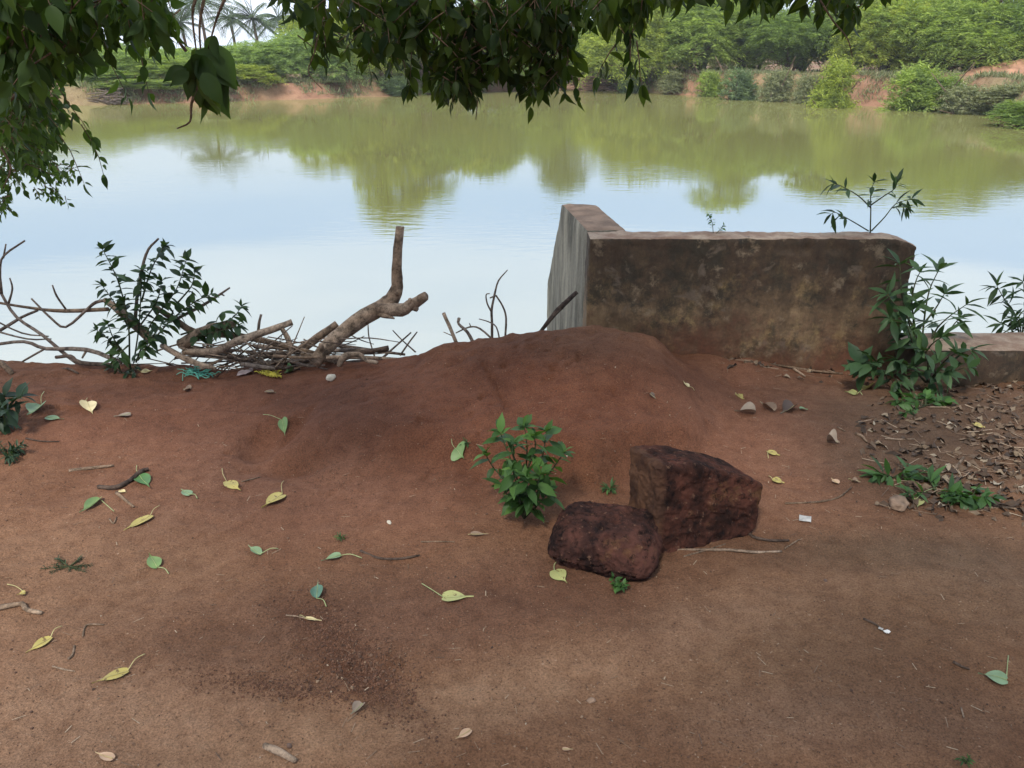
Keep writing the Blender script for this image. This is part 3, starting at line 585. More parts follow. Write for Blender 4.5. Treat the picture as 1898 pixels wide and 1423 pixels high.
# sticks on the earth
GS = [
 ([(128, 874), (165, 868), (211, 864)], 3.4, 'pale tan stick on the red earth at the left', 'pale_wood'),
 ([(183, 905), (215, 906), (240, 893), (262, 876), (276, 872)], 4.6, 'dark bark stripped stick bent beside a green leaf', 'dark_wood'),
 ([(216, 914), (232, 928), (248, 941)], 3, 'short brown stick below the dark bent one', 'bark'),
 ([(-10, 1131), (18, 1125), (42, 1122), (50, 1131), (78, 1138)], 5, 'pale crooked stick at the left edge of the picture', 'pale_wood'),
 ([(491, 1384), (520, 1398), (549, 1411)], 7, 'thick sawn pale stick on the dusty ground at the bottom', 'pale_wood'),
 ([(126, 1221), (134, 1212), (138, 1197)], 2.4, 'short pale twig right of the lower left yellow leaf', 'pale_wood'),
 ([(97, 1234), (118, 1240), (139, 1243)], 1.7, 'fine straight twig below the lower left yellow leaf', 'pale_wood'),
 ([(153, 1178), (157, 1164), (165, 1158), (193, 1158)], 1.8, 'fine hooked twig above the lower left leaves', 'pale_wood'),
 ([(203, 962), (210, 970), (216, 958)], 1.6, 'tiny dark twig above the spotted yellow leaf', 'bark'),
 ([(1246, 1020), (1290, 1019), (1350, 1020), (1400, 1024), (1449, 1022)], 2.6, 'long straw coloured twig lying at the foot of the tall stone', 'pale_wood'),
 ([(1268, 1030), (1310, 1018), (1345, 1008)], 1.6, 'thin pale twig crossing the long straw coloured twig', 'pale_wood'),
 ([(1380, 980), (1395, 995), (1425, 1003), (1462, 1002)], 2.6, 'curved dark twig right of the tall stone', 'dark_wood'),
 ([(1455, 1015), (1470, 1007), (1482, 999)], 1.5, 'fine forked twig end right of the straw coloured twig', 'pale_wood'),
 ([(1455, 933), (1510, 931), (1552, 922), (1578, 903)], 1.8, 'thin curved twig between the yellow leaf and the creeping weed', 'bark'),
 ([(668, 1020), (700, 1034), (740, 1036), (778, 1028)], 2.4, 'dark damp twig left of the squat stone', 'dark_wood'),
 ([(780, 1004), (812, 1003), (842, 1004)], 1.4, 'fine dark twig below the green bush', 'bark'),
 ([(1769, 873), (1777, 862), (1785, 849)], 3.4, 'short pale chip of wood standing out in the leaf litter', 'pale_wood'),
 ([(1640, 813), (1665, 814), (1695, 814)], 1.8, 'straight pale twig at the near edge of the leaf litter', 'pale_wood'),
 ([(1586, 804), (1597, 809), (1607, 821)], 2.6, 'short bent brown twig left of the leaf litter', 'bark'),
 ([(1552, 792), (1566, 800)], 1.6, 'tiny brown twig beyond the bent brown one', 'bark'),
 ([(1634, 797), (1646, 806)], 3, 'dark stubby twig near the leaf litter edge', 'dark_wood'),
 ([(1822, 941), (1860, 942), (1905, 946)], 2.6, 'pale twig running off the right edge beyond the creeping weed', 'pale_wood'),
 ([(48, 813), (75, 818), (110, 819)], 1.6, 'thin dark twig between the two left edge plants', 'dark_wood'),
 ([(1380, 672), (1440, 678), (1500, 688), (1562, 694)], 2.6, 'long brown twig lying along the foot of the tall wall', 'bark'),
 ([(1470, 684), (1480, 691), (1492, 699)], 2.4, 'pale dry leaf stalk lying across the twigs at the wall foot', 'pale_wood'),
 ([(1500, 682), (1560, 684), (1620, 698)], 2, 'second twig lying along the wall foot nearer the plants', 'grey_wood'),
 ([(1600, 1147), (1622, 1157), (1640, 1168)], 2.2, 'thin dark line standing in for a crack in the ground beside the white scrap', 'dark_wood'),  # dark strip added as a stick to stand for a crack
 ([(1766, 1227), (1782, 1233), (1797, 1240)], 2.6, 'dark twig left of the lone green leaf', 'dark_wood'),
 ([(1782, 1310), (1787, 1330)], 1.8, 'tiny pale splinter at lower right', 'pale_wood'),
 ([(530, 1140), (550, 1142), (575, 1148)], 1.5, 'fine pale twig touching the small cream leaf', 'pale_wood'),
 ([(448, 893), (470, 888), (482, 884)], 1.3, 'faint pale twig between two yellow leaves', 'pale_wood'),
]
for i, (pp, r_, lab, mt) in enumerate(GS):
    q = ground_at(*pp[0]); k = mpp(q)
    stick('ground_stick' if r_ > 2.5 else 'ground_twig', on_ground(pp, r_*k*.75), [r_*k]*(len(pp)-1)+[r_*k*.7], lab, 'stick' if r_ > 2.5 else 'twig', mt, 'sticks scattered on the earth', sides=6, rough=.25, seed=300+i)

# ------------------------------------------------------------------ fallen leaves (heart shaped, with a drip tip and a stalk)
def fig_profile():
    return [(0, .06), (.03, .27), (.10, .40), (.22, .47), (.36, .46), (.50, .38), (.62, .26), (.70, .13), (.78, .05), (.9, .022), (1, .004)]
def falcol(name, c1, spots=None, rough=.5):
    m, t, b, o = mat(name); n = noise_n(t, 22, 4); c = mix(t, ramp(t, n, [(.35, 0), (.65, 1)]), c1, [v*1.3 for v in c1])
    if spots: c = mix(t, ramp(t, noise_n(t, 90, 2, .5), [(.62, 0), (.67, .85)]), c, (.10, .05, .02))
    t.links.new(c, b.inputs['Base Color']); b.inputs['Roughness'].default_value = rough
    bump(t, b, noise_n(t, 60, 3), .3, .003); return m
FC = {'y': falcol('yellow_leaf', (.34, .275, .075), True), 'yg': falcol('yellow_green_leaf', (.29, .29, .11), True), 'g': falcol('green_leaf', (.12, .19, .06)),
      'pg': falcol('pale_green_leaf', (.15, .22, .115)), 'bg': falcol('blue_green_leaf', (.075, .15, .10)), 'dg': falcol('dark_green_leaf', (.05, .12, .03)), 'c': falcol('cream_leaf', (.55, .45, .24)),
      'd': falcol('dry_leaf', (.19, .125, .08), True), 'gd': falcol('grey_dry_leaf', (.24, .18, .13)), 't': falcol('tan_dry_leaf', (.42, .27, .17)), 'br': falcol('dark_dry_leaf', (.075, .045, .03))}
def fallen(cx, cy, tip, stalk, wpx, col, label, curl=.15, lift=.006, tilt=0, narrow=1.0):
    """cx,cy blade centre; tip pixel; stalk end pixel or None"""
    c = ground_at(cx, cy); tp = ground_at(*tip); k = mpp(c); sdep = 1.5/np.linalg.norm(CAM-c)
    if stalk is None: sb = 2*c-tp
    else: sb = ground_at(*stalk)
    ax = tp-c; ax[2] = 0; Ln = np.linalg.norm(ax)*1.0; ax = ax/Ln
    length = Ln/.62; base_ = c-ax*length*.36; sx = np.array([ax[1], -ax[0], 0]); wd = wpx*k*math.hypot(sx[0], .75*sx[1]/sdep)*.95
    mb = MB(); V = []; prof = fig_profile()
    eps = .03
    gn = np.array([-(hz(c[0]+eps, c[1])-hz(c[0]-eps, c[1]))/(2*eps), -(hz(c[0], c[1]+eps)-hz(c[0], c[1]-eps))/(2*eps), 1.0])
    cols = [-1, -.55, 0, .55, 1]; rl = random.Random(int(cx*7+cy))
    ph = rl.uniform(0, 6)
    for t_, hw in prof:
        for s in cols:
            q = base_+ax*length*(t_-(.05*(abs(s)) if t_ < .05 else 0))+sx*(s*hw*wd)
            dxy = q[:2]-c[:2]
            plane = c[2]-(gn[0]*dxy[0]+gn[1]*dxy[1])
            q[2] = plane+lift+curl*wd*(abs(s)**1.6)*hw*2*.6+.05*wd*math.sin(ph+t_*5+s*2)+curl*.25*length*max(0, t_-.6)*(1 if rl.random() > .5 else 1)
            q[2] += tilt*(s*hw*wd)
            V.append(q)
    V = np.array(V); hh = height(V[:, 0], V[:, 1]); V[:, 2] = np.maximum(V[:, 2], hh+.0025)
    n = len(prof); F = np.array([(5*i+j, 5*i+j+1, 5*i+j+6, 5*i+j+5) for i in range(n-1) for j in range(4)])
    root = thing('fallen_leaf', (c[0], c[1], c[2]), label, 'leaf', 'leaves fallen on the bare earth')
    mb.add(V, F); mb.build('blade', FC[col], root)
    rib = MB(); tube(rib, [V[5*i+2]+np.array([0, 0, .0012]) for i in range(n)], np.linspace(.0012, .0004, n), 4, sub=1); rib.build('midrib', M['stalk_g' if 'g' in col else 'stalk_y'], root)
    if stalk is not None:
        s0 = V[2]; s1 = sb.copy(); s1[2] = hz(s1[0], s1[1])+.006; md = (s0+s1)/2+sx*.006; md[2] = max(md[2], hz(md[0], md[1])+.012)
        st = MB(); tube(st, [s0, md, s1], [.0014, .0012, .0016], 5); st.build('stalk', M['stalk_g' if 'g' in col else 'stalk_y'], root)
    return root
FL = [
 (68, 760, (52, 775), (82, 726), 40, 'pg', 'large pale green domed leaf on the bank at the left', .5),
 (98, 776, (118, 777), None, 9, 'pg', 'narrow green leaf lying right of the large pale green one', .1),
 (166, 756, (172, 768), (162, 738), 22, 'c', 'small cream leaf below the bare branches on the left', .4),
 (231, 771, (212, 774), None, 11, 'gd', 'grey brown leaf flat on the bank behind the tan stick', .2),
 (430, 900, (446, 912), (412, 870), 20, 'y', 'small yellow leaf with its stalk pointing up left', .15),
 (510, 928, (486, 946), (526, 893), 30, 'y', 'yellow leaf with its stalk pointing up beside the fine twig', .25),
 (262, 968, (230, 982), (296, 938), 26, 'y', 'brown spotted yellow leaf below the bent dark stick', .12),
 (172, 936, (149, 954), (212, 950), 24, 'g', 'folded olive green leaf at the left with its tip to the lower left', .5),
 (266, 892, (278, 907), (254, 864), 24, 'dg', 'dark green leaf against the bent dark stick', .2),
 (346, 915, (336, 908), (366, 925), 16, 'pg', 'tiny pale green leaf between the bent stick and yellow leaves', .2),
 (474, 1023, (461, 1014), (516, 1018), 16, 'pg', 'small half folded green leaf above the damp patch', .5),
 (618, 1034, (596, 1041), (671, 1036), 16, 'pg', 'long narrow green leaf left of the dark twig', .4),
 (286, 1044, (277, 1030), (313, 1065), 24, 'g', 'green leaf with a crossed stalk at left centre', .3),
 (588, 1099, (590, 1080), (605, 1126), 26, 'bg', 'blue green curled leaf on the damp patch', .6),
 (842, 1108, (877, 1106), (782, 1083), 30, 'yg', 'large yellow green leaf in front of the squat stone', .1),
 (1036, 1066, (1051, 1082), (1032, 1041), 34, 'yg', 'yellow green leaf touching the squat stone', .15),
 (78, 1195, (49, 1211), (116, 1162), 24, 'y', 'yellow leaf second from the bottom at the left edge', .15),
 (213, 1253, (172, 1268), (269, 1214), 25, 'y', 'largest yellow leaf at lower left with brown specks', .12),
 (42, 1103, (32, 1104), (14, 1084), 13, 'y', 'tiny yellow leaf above the crooked pale stick', .3),
 (578, 1150, (596, 1152), (556, 1142), 9, 'c', 'small cream sliver of leaf on the damp patch', .2),
 (197, 1402, (178, 1398), None, 20, 't', 'torn tan dry leaf at the bottom edge', .2),
 (664, 1313, (650, 1327), None, 24, 'gd', 'grey curled dry leaf below the dug crumbly earth', .7),
 (862, 1361, (845, 1372), None, 20, 't', 'faint brown dry leaf at bottom centre', .1),
 (525, 790, (529, 812), (488, 770), 18, 'g', 'green leaf hanging in the notch of the mound', .5),
 (850, 840, (860, 856), (837, 815), 28, 'g', 'round green leaf on the mound left of the green bush', .15),
 (1431, 841, (1445, 845), (1424, 851), 17, 'y', 'yellow leaf beyond the tall stone', .15),
 (1440, 893, (1453, 898), (1424, 884), 18, 'y', 'yellow leaf right beside the tall stone', .15),
 (1272, 714, (1266, 709), (1287, 725), 13, 'c', 'tiny pale leaf on the right slope of the mound', .3),
 (1371, 736, (1380, 739), (1363, 733), 12, 'y', 'small yellow leaf between the mound and the wall plants', .3),
 (1580, 729, (1566, 727), (1598, 733), 13, 'yg', 'flat yellow green leaf in front of the wall plants', .1),
 (1605, 721, (1613, 716), (1590, 730), 18, 'y', 'bright upturned yellow leaf in front of the wall plants', .6),
 (1813, 790, (1825, 793), (1800, 788), 17, 'y', 'yellow leaf lying on the leaf litter at the right', .15),
 (1699, 932, (1700, 944), (1736, 906), 26, 'yg', 'yellow green leaf against the creeping weed', .2),
 (1846, 1256, (1813, 1250), (1868, 1218), 30, 'pg', 'lone light green leaf at lower right', .12),
 (1407, 663, (1420, 668), (1380, 662), 18, 'g', 'green leaf at the foot of the tall wall', .5),
 (885, 992, (905, 993), (868, 993), 10, 'd', 'small brown leaf below the green bush', .3),
 (1488, 760, (1497, 761), None, 10, 'pg', 'pale green leaf end right of the curled dry leaves', .3),
 (1541, 820, (1555, 824), (1541, 806), 27, 'gd', 'folded grey brown leaf between wall and creeping weed', .9),
 (1385, 765, (1362, 762), None, 18, 'gd', 'rolled dry leaf leftmost of the three curled ones', .8),
 (1424, 758, (1408, 748), None, 20, 'd', 'curled brown leaf in the middle of the three dry ones', .9),
 (1462, 760, (1446, 768), None, 19, 'br', 'arched dark leaf rightmost of the three curled dry ones', .9),
 (1209, 735, (1216, 739), None, 9, 'br', 'small dark leaf on the mound slope above the tall stone', .4),
 (1585, 893, (1594, 896), (1572, 889), 12, 'd', 'small grey brown leaf left of the creeping weed', .5),
 (1548, 893, (1540, 889), None, 15, 't', 'faded broken leaf between yellow leaf and creeping weed', .2),
 (227, 912, (235, 913), None, 8, 'c', 'tiny cream leaf under the bent dark stick', .2),
 (500, 694+34, (512, 732), None, 9, 'd', 'small dry leaf on the bank below the yellow plastic', .2),
 (348, 722, (340, 724), None, 16, 'd', 'olive brown leaf below the teal net scrap', .2),
 (538, 690, (528, 694), None, 20, 'dg', 'dark green leaf standing right of the yellow plastic', .6),
 (270, 690, (282, 688), (255, 686), 9, 'c', 'pale narrow leaf below the leafy shrub', .3),
 (1050, 1050+340, (1062, 1392), None, 9, 't', 'tiny tan leaf scrap at bottom centre right', .2),
]
for a in FL: fallen(*a[:7], curl=a[7])

# ------------------------------------------------------------------ scraps and pebbles on the ground
def blob(name, cx, cy, size_px, m_, label, cat, seed, sq=(1, .8, .6), lump=.25, sub=3):
    import bmesh
    q = ground_at(cx, cy); k = mpp(q)*size_px/2
    bm = bmesh.new(); bmesh.ops.create_icosphere(bm, subdivisions=sub, radius=1)
    for v in bm.verts:
        n_ = mnoise.noise(v.co*1.6+Vector((seed, 0, 0)))*lump+mnoise.noise(v.co*4+Vector((0, seed, 0)))*lump*.4
        v.co *= (1+n_); v.co = Vector((v.co.x*sq[0]*k, v.co.y*sq[1]*k, v.co.z*sq[2]*k))
    me = bpy.data.meshes.new(name); bm.to_mesh(me); bm.free(); me.materials.append(m_)
    for p_ in me.polygons: p_.use_smooth = True
    o = bpy.data.objects.new(name, me); C.objects.link(o); o.location = (q[0], q[1], q[2]+k*sq[2]*.55); o.rotation_euler[2] = seed
    return tag(o, label, cat)
stonew = plain('white_stone', (.52, .46, .36), .8, .2); stoneb = plain('brown_stone', (.13, .08, .06), .8); paper = plain('white_paper', (.42, .40, .37), .8, .35)
blob('white_stone', 614, 702, 20, stonew, 'cream white stone on the bank right of the yellow plastic', 'stone', 1.3, (1, .8, .62))
blob('pale_chip', 721, 967, 13, stonew, 'small white chip alone on the earth left of the green bush', 'chip', 2.1, (1, .6, .35))
blob('red_chip', 1817, 880, 18, plain('pink_chip', (.45, .16, .12), .7), 'tiny pinkish red chip in the litter beyond the creeping weed', 'chip', 3.1, (1, .5, .4), .5)
nut = blob('dry_fruit', 1665, 936, 46, plain('dry_fruit', (.20, .13, .085), .8, .5, 30, .6), 'brown dry fruit husk half buried at the left end of the creeping weed', 'husk', 4.4, (1, .75, .42), .35)
blob('pebble', 536, 1383, 11, stoneb, 'dark round pebble beside the thick sawn stick at the bottom', 'pebble', 5.5, (1, .8, .7))
blob('pebble', 1096, 1298, 17, plain('clod', (.28, .18, .12), .9), 'pale flat clod on the smooth dust at bottom centre', 'pebble', 6.6, (1, .7, .45))
blob('pebble', 1530, 1076, 8, stoneb, 'small pebble in the damp band at the right', 'pebble', 7.7)
def scrap(name, cx, cy, w_, h_, m_, label, cat, ang=0, crumple=.2, n=10, seed=0):
    q = ground_at(cx, cy); k = mpp(q); W_, H_ = w_*k, h_*k
    U, V_ = np.meshgrid(np.linspace(-.5, .5, n), np.linspace(-.5, .5, n)); x = U*W_; y = V_*H_
    x, y = x*math.cos(ang)-y*math.sin(ang), x*math.sin(ang)+y*math.cos(ang)
    x = x+q[0]; y = y+q[1]; z = height(x, y)+.004+crumple*W_*(.5+.5*fbm(U*3+seed, V_*3, s=seed, o=3))
    V3 = np.stack([x, y, z], -1).reshape(-1, 3); a = np.arange(n-1)[:, None]*n+np.arange(n-1)[None]
    F = np.stack([a, a+1, a+n+1, a+n], -1).reshape(-1, 4); mb = MB(); mb.add(V3, F); o = mb.build(name, m_, off=q)
    s = o.modifiers.new('thickness', 'SOLIDIFY'); s.thickness = .0008; return tag(o, label, cat)
scrap('paper_scrap', 1492, 963, 21, 20, paper, 'small white scrap of printed packet between tall stone and creeping weed', 'litter', -.35, .08, 8, 2)
q = ground_at(1492, 963); k = mpp(q)
scrap('white_fluff', 1643, 1174, 10, 9, plain('white_fluff', (.75, .73, .70), .8, .1), 'tiny bright white scrap beside the dark crack line', 'litter', .4, .6, 8, 5)
scrap('white_fluff', 1632, 1167, 8, 6, paper, 'curled white sliver touching the bright white scrap', 'litter', -.6, .5, 7, 6)
scrap('paper_scrap', 455, 695, 28, 26, plain('pinkish_paper', (.45, .34, .32), .7, .2), 'pale pinkish scrap left of the yellow plastic on the bank', 'litter', .2, .3, 8, 9)
teal = plain('teal_net', (.10, .36, .27), .5); yell = plain('yellow_net', (.50, .42, .05), .5)
def netting(cx, cy, w_, h_, m_, label, seed, n=46):
    q = ground_at(cx, cy); k = mpp(q); mb = MB(); r_ = random.Random(seed)
    for i in range(n):
        a = r_.uniform(0, 6.28); rad = r_.uniform(.1, .5); P = []
        x0, y0 = math.cos(a)*rad*w_*k, math.sin(a)*rad*h_*k*2.2; d = r_.uniform(0, 6.28)
        for j in range(5):
            P.append((q[0]+x0, q[1]+y0, hz(q[0]+x0, q[1]+y0)+r_.uniform(.003, .022))); d += r_.uniform(-.9, .9); s_ = w_*k*.13; x0 += math.cos(d)*s_; y0 += math.sin(d)*s_*.8
        tube(mb, P, .0022, 4, sub=2)
    return tag(mb.build('net_scrap', m_, off=q), label, 'litter')
netting(366, 694, 46, 16, teal, 'teal plastic net scrap on the bank below the heap', 3)
netting(497, 695, 34, 18, yell, 'crumpled yellow plastic net bag on the bank below the heap', 8)

# ------------------------------------------------------------------ leafy plants
def plant(name, base_px, stems, label, cat, lmat, tmpl, llen, dens, Ybase=None, srad=2.0, droop=.35, smat='stem', seed=0, wide=1.0, start=.25, base_z=None, group=None, outw=.8, tip=5):
    """stems: lists of (px, py, Y). Leaves alternate along every stem and cluster at its tip"""
    rg = np.random.default_rng(seed+900)
    b0 = at(*base_px) if len(base_px) == 3 else ground_at(*base_px)
    root = thing(name, b0, label, cat, group); lv = MB(); tot = 0
    O = []; D = []; Nn = []; Ls = []
    for si, st in enumerate(stems):
        W = np.array([at(*q) for q in st]); k = mpp(W[-1])
        mb = MB(); tube(mb, W, np.linspace(srad*k, srad*.35*k, len(W)), 6, .1, seed+si); mb.build('stem', M[smat], root)
        seg = np.linalg.norm(np.diff(W, axis=0), axis=1); cum = np.concatenate([[0], np.cumsum(seg)]); Lt = cum[-1]
        nl = max(4, int(1.75*dens*Lt/(llen*k)))
        ts = np.concatenate([start+(1-start)*(np.arange(nl)+.5)/nl, np.full(tip, 1.0)])
        for j, t_ in enumerate(ts):
            s_ = t_*Lt; P = np.array([np.interp(s_, cum, W[:, a]) for a in range(3)]); i_ = min(np.searchsorted(cum, s_, 'right')-1, len(W)-2); T = unit(W[i_+1]-W[i_])
            ph = j*2.4+rg.uniform(-.4, .4); a0 = unit(np.cross(T, [.3, .2, .95])); b_ = np.cross(T, a0); side = a0*math.cos(ph)+b_*math.sin(ph)
            d = side*outw+T*(.45 if t_ < 1 else .9)+np.array([0, 0, -droop*rg.uniform(.2, 1.6)])+rg.normal(0, .22, 3)
            O.append(P); D.append(unit(d)); Nn.append(unit(np.array([0, 0, 1.])+rg.normal(0, .35, 3))); Ls.append(llen*k*rg.uniform(.65, 1.35)*(1 if t_ < 1 else .8))
    put(lv, tmpl, O, D, Nn, Ls, np.array(Ls)*wide); lv.build('leaves', M[lmat], root); return root
Y = 3.95
plant('leafy_shrub', (245, 670), [
 [(240, 672, 3.75), (238, 600, 3.8), (222, 530, 3.85), (205, 490, 3.85), (190, 462, 3.85)], [(248, 672, 3.75), (258, 600, 3.85), (262, 520, 3.85), (262, 500, 3.85)],
 [(252, 672, 3.75), (280, 600, 3.85), (325, 540, 3.85), (345, 482, 3.85)], [(262, 560, 3.85), (280, 500, 3.9), (305, 456, 3.9)], [(255, 668, 3.75), (310, 600, 3.85), (360, 560, 3.85), (392, 545, 3.85)],
 [(240, 665, 3.72), (215, 640, 3.7), (180, 612, 3.7)], [(240, 665, 3.7), (212, 630, 3.7), (200, 600, 3.7)], [(238, 640, 3.7), (222, 655, 3.65), (216, 668, 3.62)], [(240, 610, 3.8), (215, 565, 3.85), (190, 530, 3.85)],
 [(335, 620, 3.85), (400, 600, 3.85), (430, 590, 3.85), (448, 568, 3.85)], [(330, 630, 3.85), (400, 615, 3.8), (440, 605, 3.8)], [(262, 640, 3.7), (285, 620, 3.65), (300, 600, 3.65)], [(262, 600, 3.85), (290, 560, 3.85), (300, 520, 3.85)],
 [(250, 660, 3.7), (270, 645, 3.65), (275, 630, 3.65)], [(330, 560, 3.85), (355, 530, 3.88), (362, 500, 3.88)]],
 'leafy dark green shrub growing out of the brushwood heap', 'shrub', 'shrub_leaf', BROAD, 25, 2.5, srad=1.8, seed=1, start=.3)
plant('wall_sapling', (1612, 430, 4.0), [
 [(1613, 432, 4.0), (1614, 390, 4.02), (1614, 355, 4.03), (1620, 338, 4.03)], [(1610, 428, 4.0), (1580, 410, 4.0), (1550, 394, 4.0), (1541, 396, 4.0)], [(1615, 428, 4.0), (1640, 402, 4.02), (1660, 378, 4.03), (1690, 368, 4.03)],
 [(1614, 385, 4.02), (1590, 362, 4.03), (1560, 345, 4.04), (1545, 340, 4.04)], [(1614, 380, 4.02), (1640, 362, 4.03), (1658, 350, 4.03), (1662, 340, 4.03)], [(1655, 385, 4.02), (1672, 380, 4.03), (1680, 385, 4.0)]],
 'slender sapling with narrow dark leaves growing on top of the tall wall', 'sapling', 'shrub_leaf', LANCE, 30, 1.5, srad=1.4, seed=2, start=.55, wide=.95, droop=.3)
plant('wall_fern', (1318, 430, 4.02), [[(1322, 432, 4.02), (1320, 412, 4.02), (1314, 396, 4.02)], [(1328, 432, 4.02), (1336, 424, 4.02), (1342, 418, 4.02)]], 'tiny pale sprig growing from the middle of the wall top', 'plant', 'weed', SIMPLE, 9, 3.2, srad=.7, seed=3, start=.3, tip=2)
plant('wall_shrub', (1700, 688), [
 [(1698, 690, 3.78), (1690, 620, 3.75), (1672, 550, 3.72), (1668, 490, 3.72)], [(1702, 690, 3.78), (1690, 600, 3.72), (1655, 560, 3.68), (1645, 545, 3.68)], [(1705, 690, 3.78), (1712, 600, 3.85), (1722, 540, 3.9), (1740, 500, 3.9)],
 [(1708, 690, 3.78), (1730, 620, 3.9), (1755, 590, 3.92), (1790, 565, 3.92)], [(1708, 688, 3.78), (1740, 640, 3.9), (1765, 605, 3.92), (1778, 590, 3.92)], [(1700, 640, 3.75), (1672, 600, 3.66), (1650, 590, 3.64)], [(1700, 640, 3.78), (1690, 560, 3.72), (1698, 520, 3.72), (1705, 505, 3.74)],
 [(1712, 600, 3.85), (1735, 570, 3.9), (1750, 545, 3.9)], [(1698, 660, 3.72), (1690, 630, 3.62), (1680, 600, 3.6)], [(1705, 670, 3.72), (1725, 640, 3.65), (1745, 625, 3.6)]],
 'large dark green plant climbing the right end of the tall wall', 'shrub', 'wall_leaf', LANCE, 44, 1.5, srad=2.2, seed=4, start=.25, wide=1.0, droop=.25)
plant('ground_plant', (1720, 705), [
 [(1715, 708, 3.62), (1690, 680, 3.55), (1665, 668, 3.5)], [(1718, 708, 3.62), (1720, 670, 3.52), (1712, 650, 3.5)], [(1722, 708, 3.62), (1750, 670, 3.55), (1770, 655, 3.52)], [(1722, 708, 3.62), (1760, 690, 3.5), (1795, 680, 3.48)], [(1722, 708, 3.62), (1740, 690, 3.48), (1750, 690, 3.45)], [(1770, 665, 3.55), (1790, 650, 3.56), (1800, 648, 3.56)]],
 'broad leaved plant sprawling at the foot of the wall corner and low wall', 'plant', 'wall_leaf', BROAD, 38, 1.1, srad=2, seed=5, start=.2, wide=1.05, droop=.3)
plant('ground_plant', (1640, 705), [[(1645, 708, 3.62), (1640, 690, 3.58), (1625, 672, 3.55)], [(1645, 708, 3.62), (1660, 690, 3.58), (1675, 678, 3.55)], [(1642, 706, 3.6), (1655, 700, 3.5), (1665, 706, 3.46)]],
 'small weed between the two larger plants at the tall wall foot', 'plant', 'wall_leaf', LANCE, 40, 1.6, srad=1.4, seed=6, start=.3, wide=1.1)
plant('ground_plant', (1597, 705), [[(1598, 708, 3.6), (1597, 690, 3.58), (1592, 672, 3.56)], [(1598, 708, 3.6), (1606, 685, 3.55), (1615, 672, 3.53)]],
 'small two stemmed plant with broad leaves leftmost at the wall foot', 'plant', 'wall_leaf', BROAD, 42, 1.2, srad=1.4, seed=7, start=.35, wide=1.3, tip=3)
plant('leafy_shrub', (1893, 614, 4.1), [
 [(1893, 640, 4.1), (1880, 580, 4.15), (1862, 555, 4.15), (1848, 530, 4.15)], [(1893, 640, 4.1), (1900, 560, 4.15), (1896, 522, 4.15)], [(1893, 640, 4.1), (1870, 605, 4.1), (1855, 600, 4.08)], [(1895, 640, 4.1), (1890, 600, 4.05), (1885, 590, 4.05)], [(1898, 640, 4.1), (1915, 570, 4.1), (1930, 540, 4.1)], [(1896, 610, 4.1), (1910, 600, 4.05), (1925, 596, 4.0)]],
 'dark narrow leaved shrub behind the low wall at the right edge', 'shrub', 'shrub_leaf', LANCE, 34, 2.3, srad=1.6, seed=8, start=.3, wide=.95)
gb = ground_at(975, 962); yb = gb[1]
def sp(dx, dy, dY): return (972+dx, 960-dy, yb+dY)
plant('green_bush', (975, 962), [
 [sp(0, 0, 0), sp(-10, 60, .02), sp(-30, 120, .03), sp(-45, 158, .04)], [sp(0, 0, 0), sp(2, 70, 0), sp(5, 130, .02), sp(0, 168, .03)], [sp(0, 0, 0), sp(20, 70, 0), sp(35, 120, .02), sp(40, 160, .03)],
 [sp(0, 0, 0), sp(-25, 60, .03), sp(-55, 90, .05), sp(-72, 118, .05)], [sp(0, 0, 0), sp(30, 60, .02), sp(55, 95, .04), sp(72, 120, .05)], [sp(0, 0, 0), sp(-12, 50, -.06), sp(-22, 90, -.09)], [sp(0, 0, 0), sp(18, 45, -.06), sp(30, 80, -.09)],
 [sp(0, 0, 0), sp(5, 40, -.08), sp(5, 75, -.12)], [sp(0, 0, 0), sp(-30, 40, 0), sp(-42, 60, 0)], [sp(0, 0, 0), sp(30, 30, -.03), sp(45, 50, -.04)], [sp(5, 90, 0), sp(20, 130, 0), sp(18, 150, 0)], [sp(-10, 90, 0), sp(-22, 120, -.03), sp(-20, 140, -.04)]],
 'bushy bright green plant growing on bare earth between mound and stones', 'bush', 'fresh_leaf', BROAD, 36, 1.9, srad=2.4, seed=9, start=.2, wide=1.05, droop=.3)
def low_plant(name, cx, cy, n, spread, hgt, label, cat, lmat, tmpl, llen, seed, dens=1.6, wide=1.0, up=.3, tip=3):
    c = ground_at(cx, cy); r_ = random.Random(seed); k = mpp(c); st = []
    root = None
    for i in range(n):
        a = r_.uniform(0, 2*PI); s_ = spread*r_.uniform(.4, 1)
        p1 = np.array([cx+math.cos(a)*s_*.5, cy+math.sin(a)*s_*.2]); p2 = np.array([cx+math.cos(a)*s_, cy+math.sin(a)*s_*.4])
        g1 = ground_at(*p1); g2 = ground_at(*p2); h_ = hgt*r_.uniform(.4, 1)
        st.append([(cx, cy, c[1]), (p1[0], p1[1]-h_*.7, g1[1]), (p2[0], p2[1]-h_, g2[1])])
    return plant(name, (cx, cy), st, label, cat, lmat, tmpl, llen, dens, srad=1.2, seed=seed, wide=wide, droop=.25, start=.3, tip=tip)
low_plant('edge_plant', -6, 790, 9, 55, 60, 'dark leafy plant cut off by the left edge of the picture', 'plant', 'dark_weed', BROAD, 38, 21, 2.2)
low_plant('edge_plant', 12, 846, 9, 36, 18, 'low dark tufted weed at the left edge', 'weed', 'dark_weed', LANCE, 16, 22, 3)
low_plant('ground_weed', 1655, 885, 7, 50, 12, 'left half of the creeping weed patch with one upright leaf', 'weed', 'weed', LANCE, 34, 23, 2.2, 1.2)
low_plant('ground_weed', 1735, 915, 7, 60, 10, 'middle tuft of the creeping weeds behind the yellow green leaf', 'weed', 'weed', LANCE, 32, 24, 2.2, 1.2)
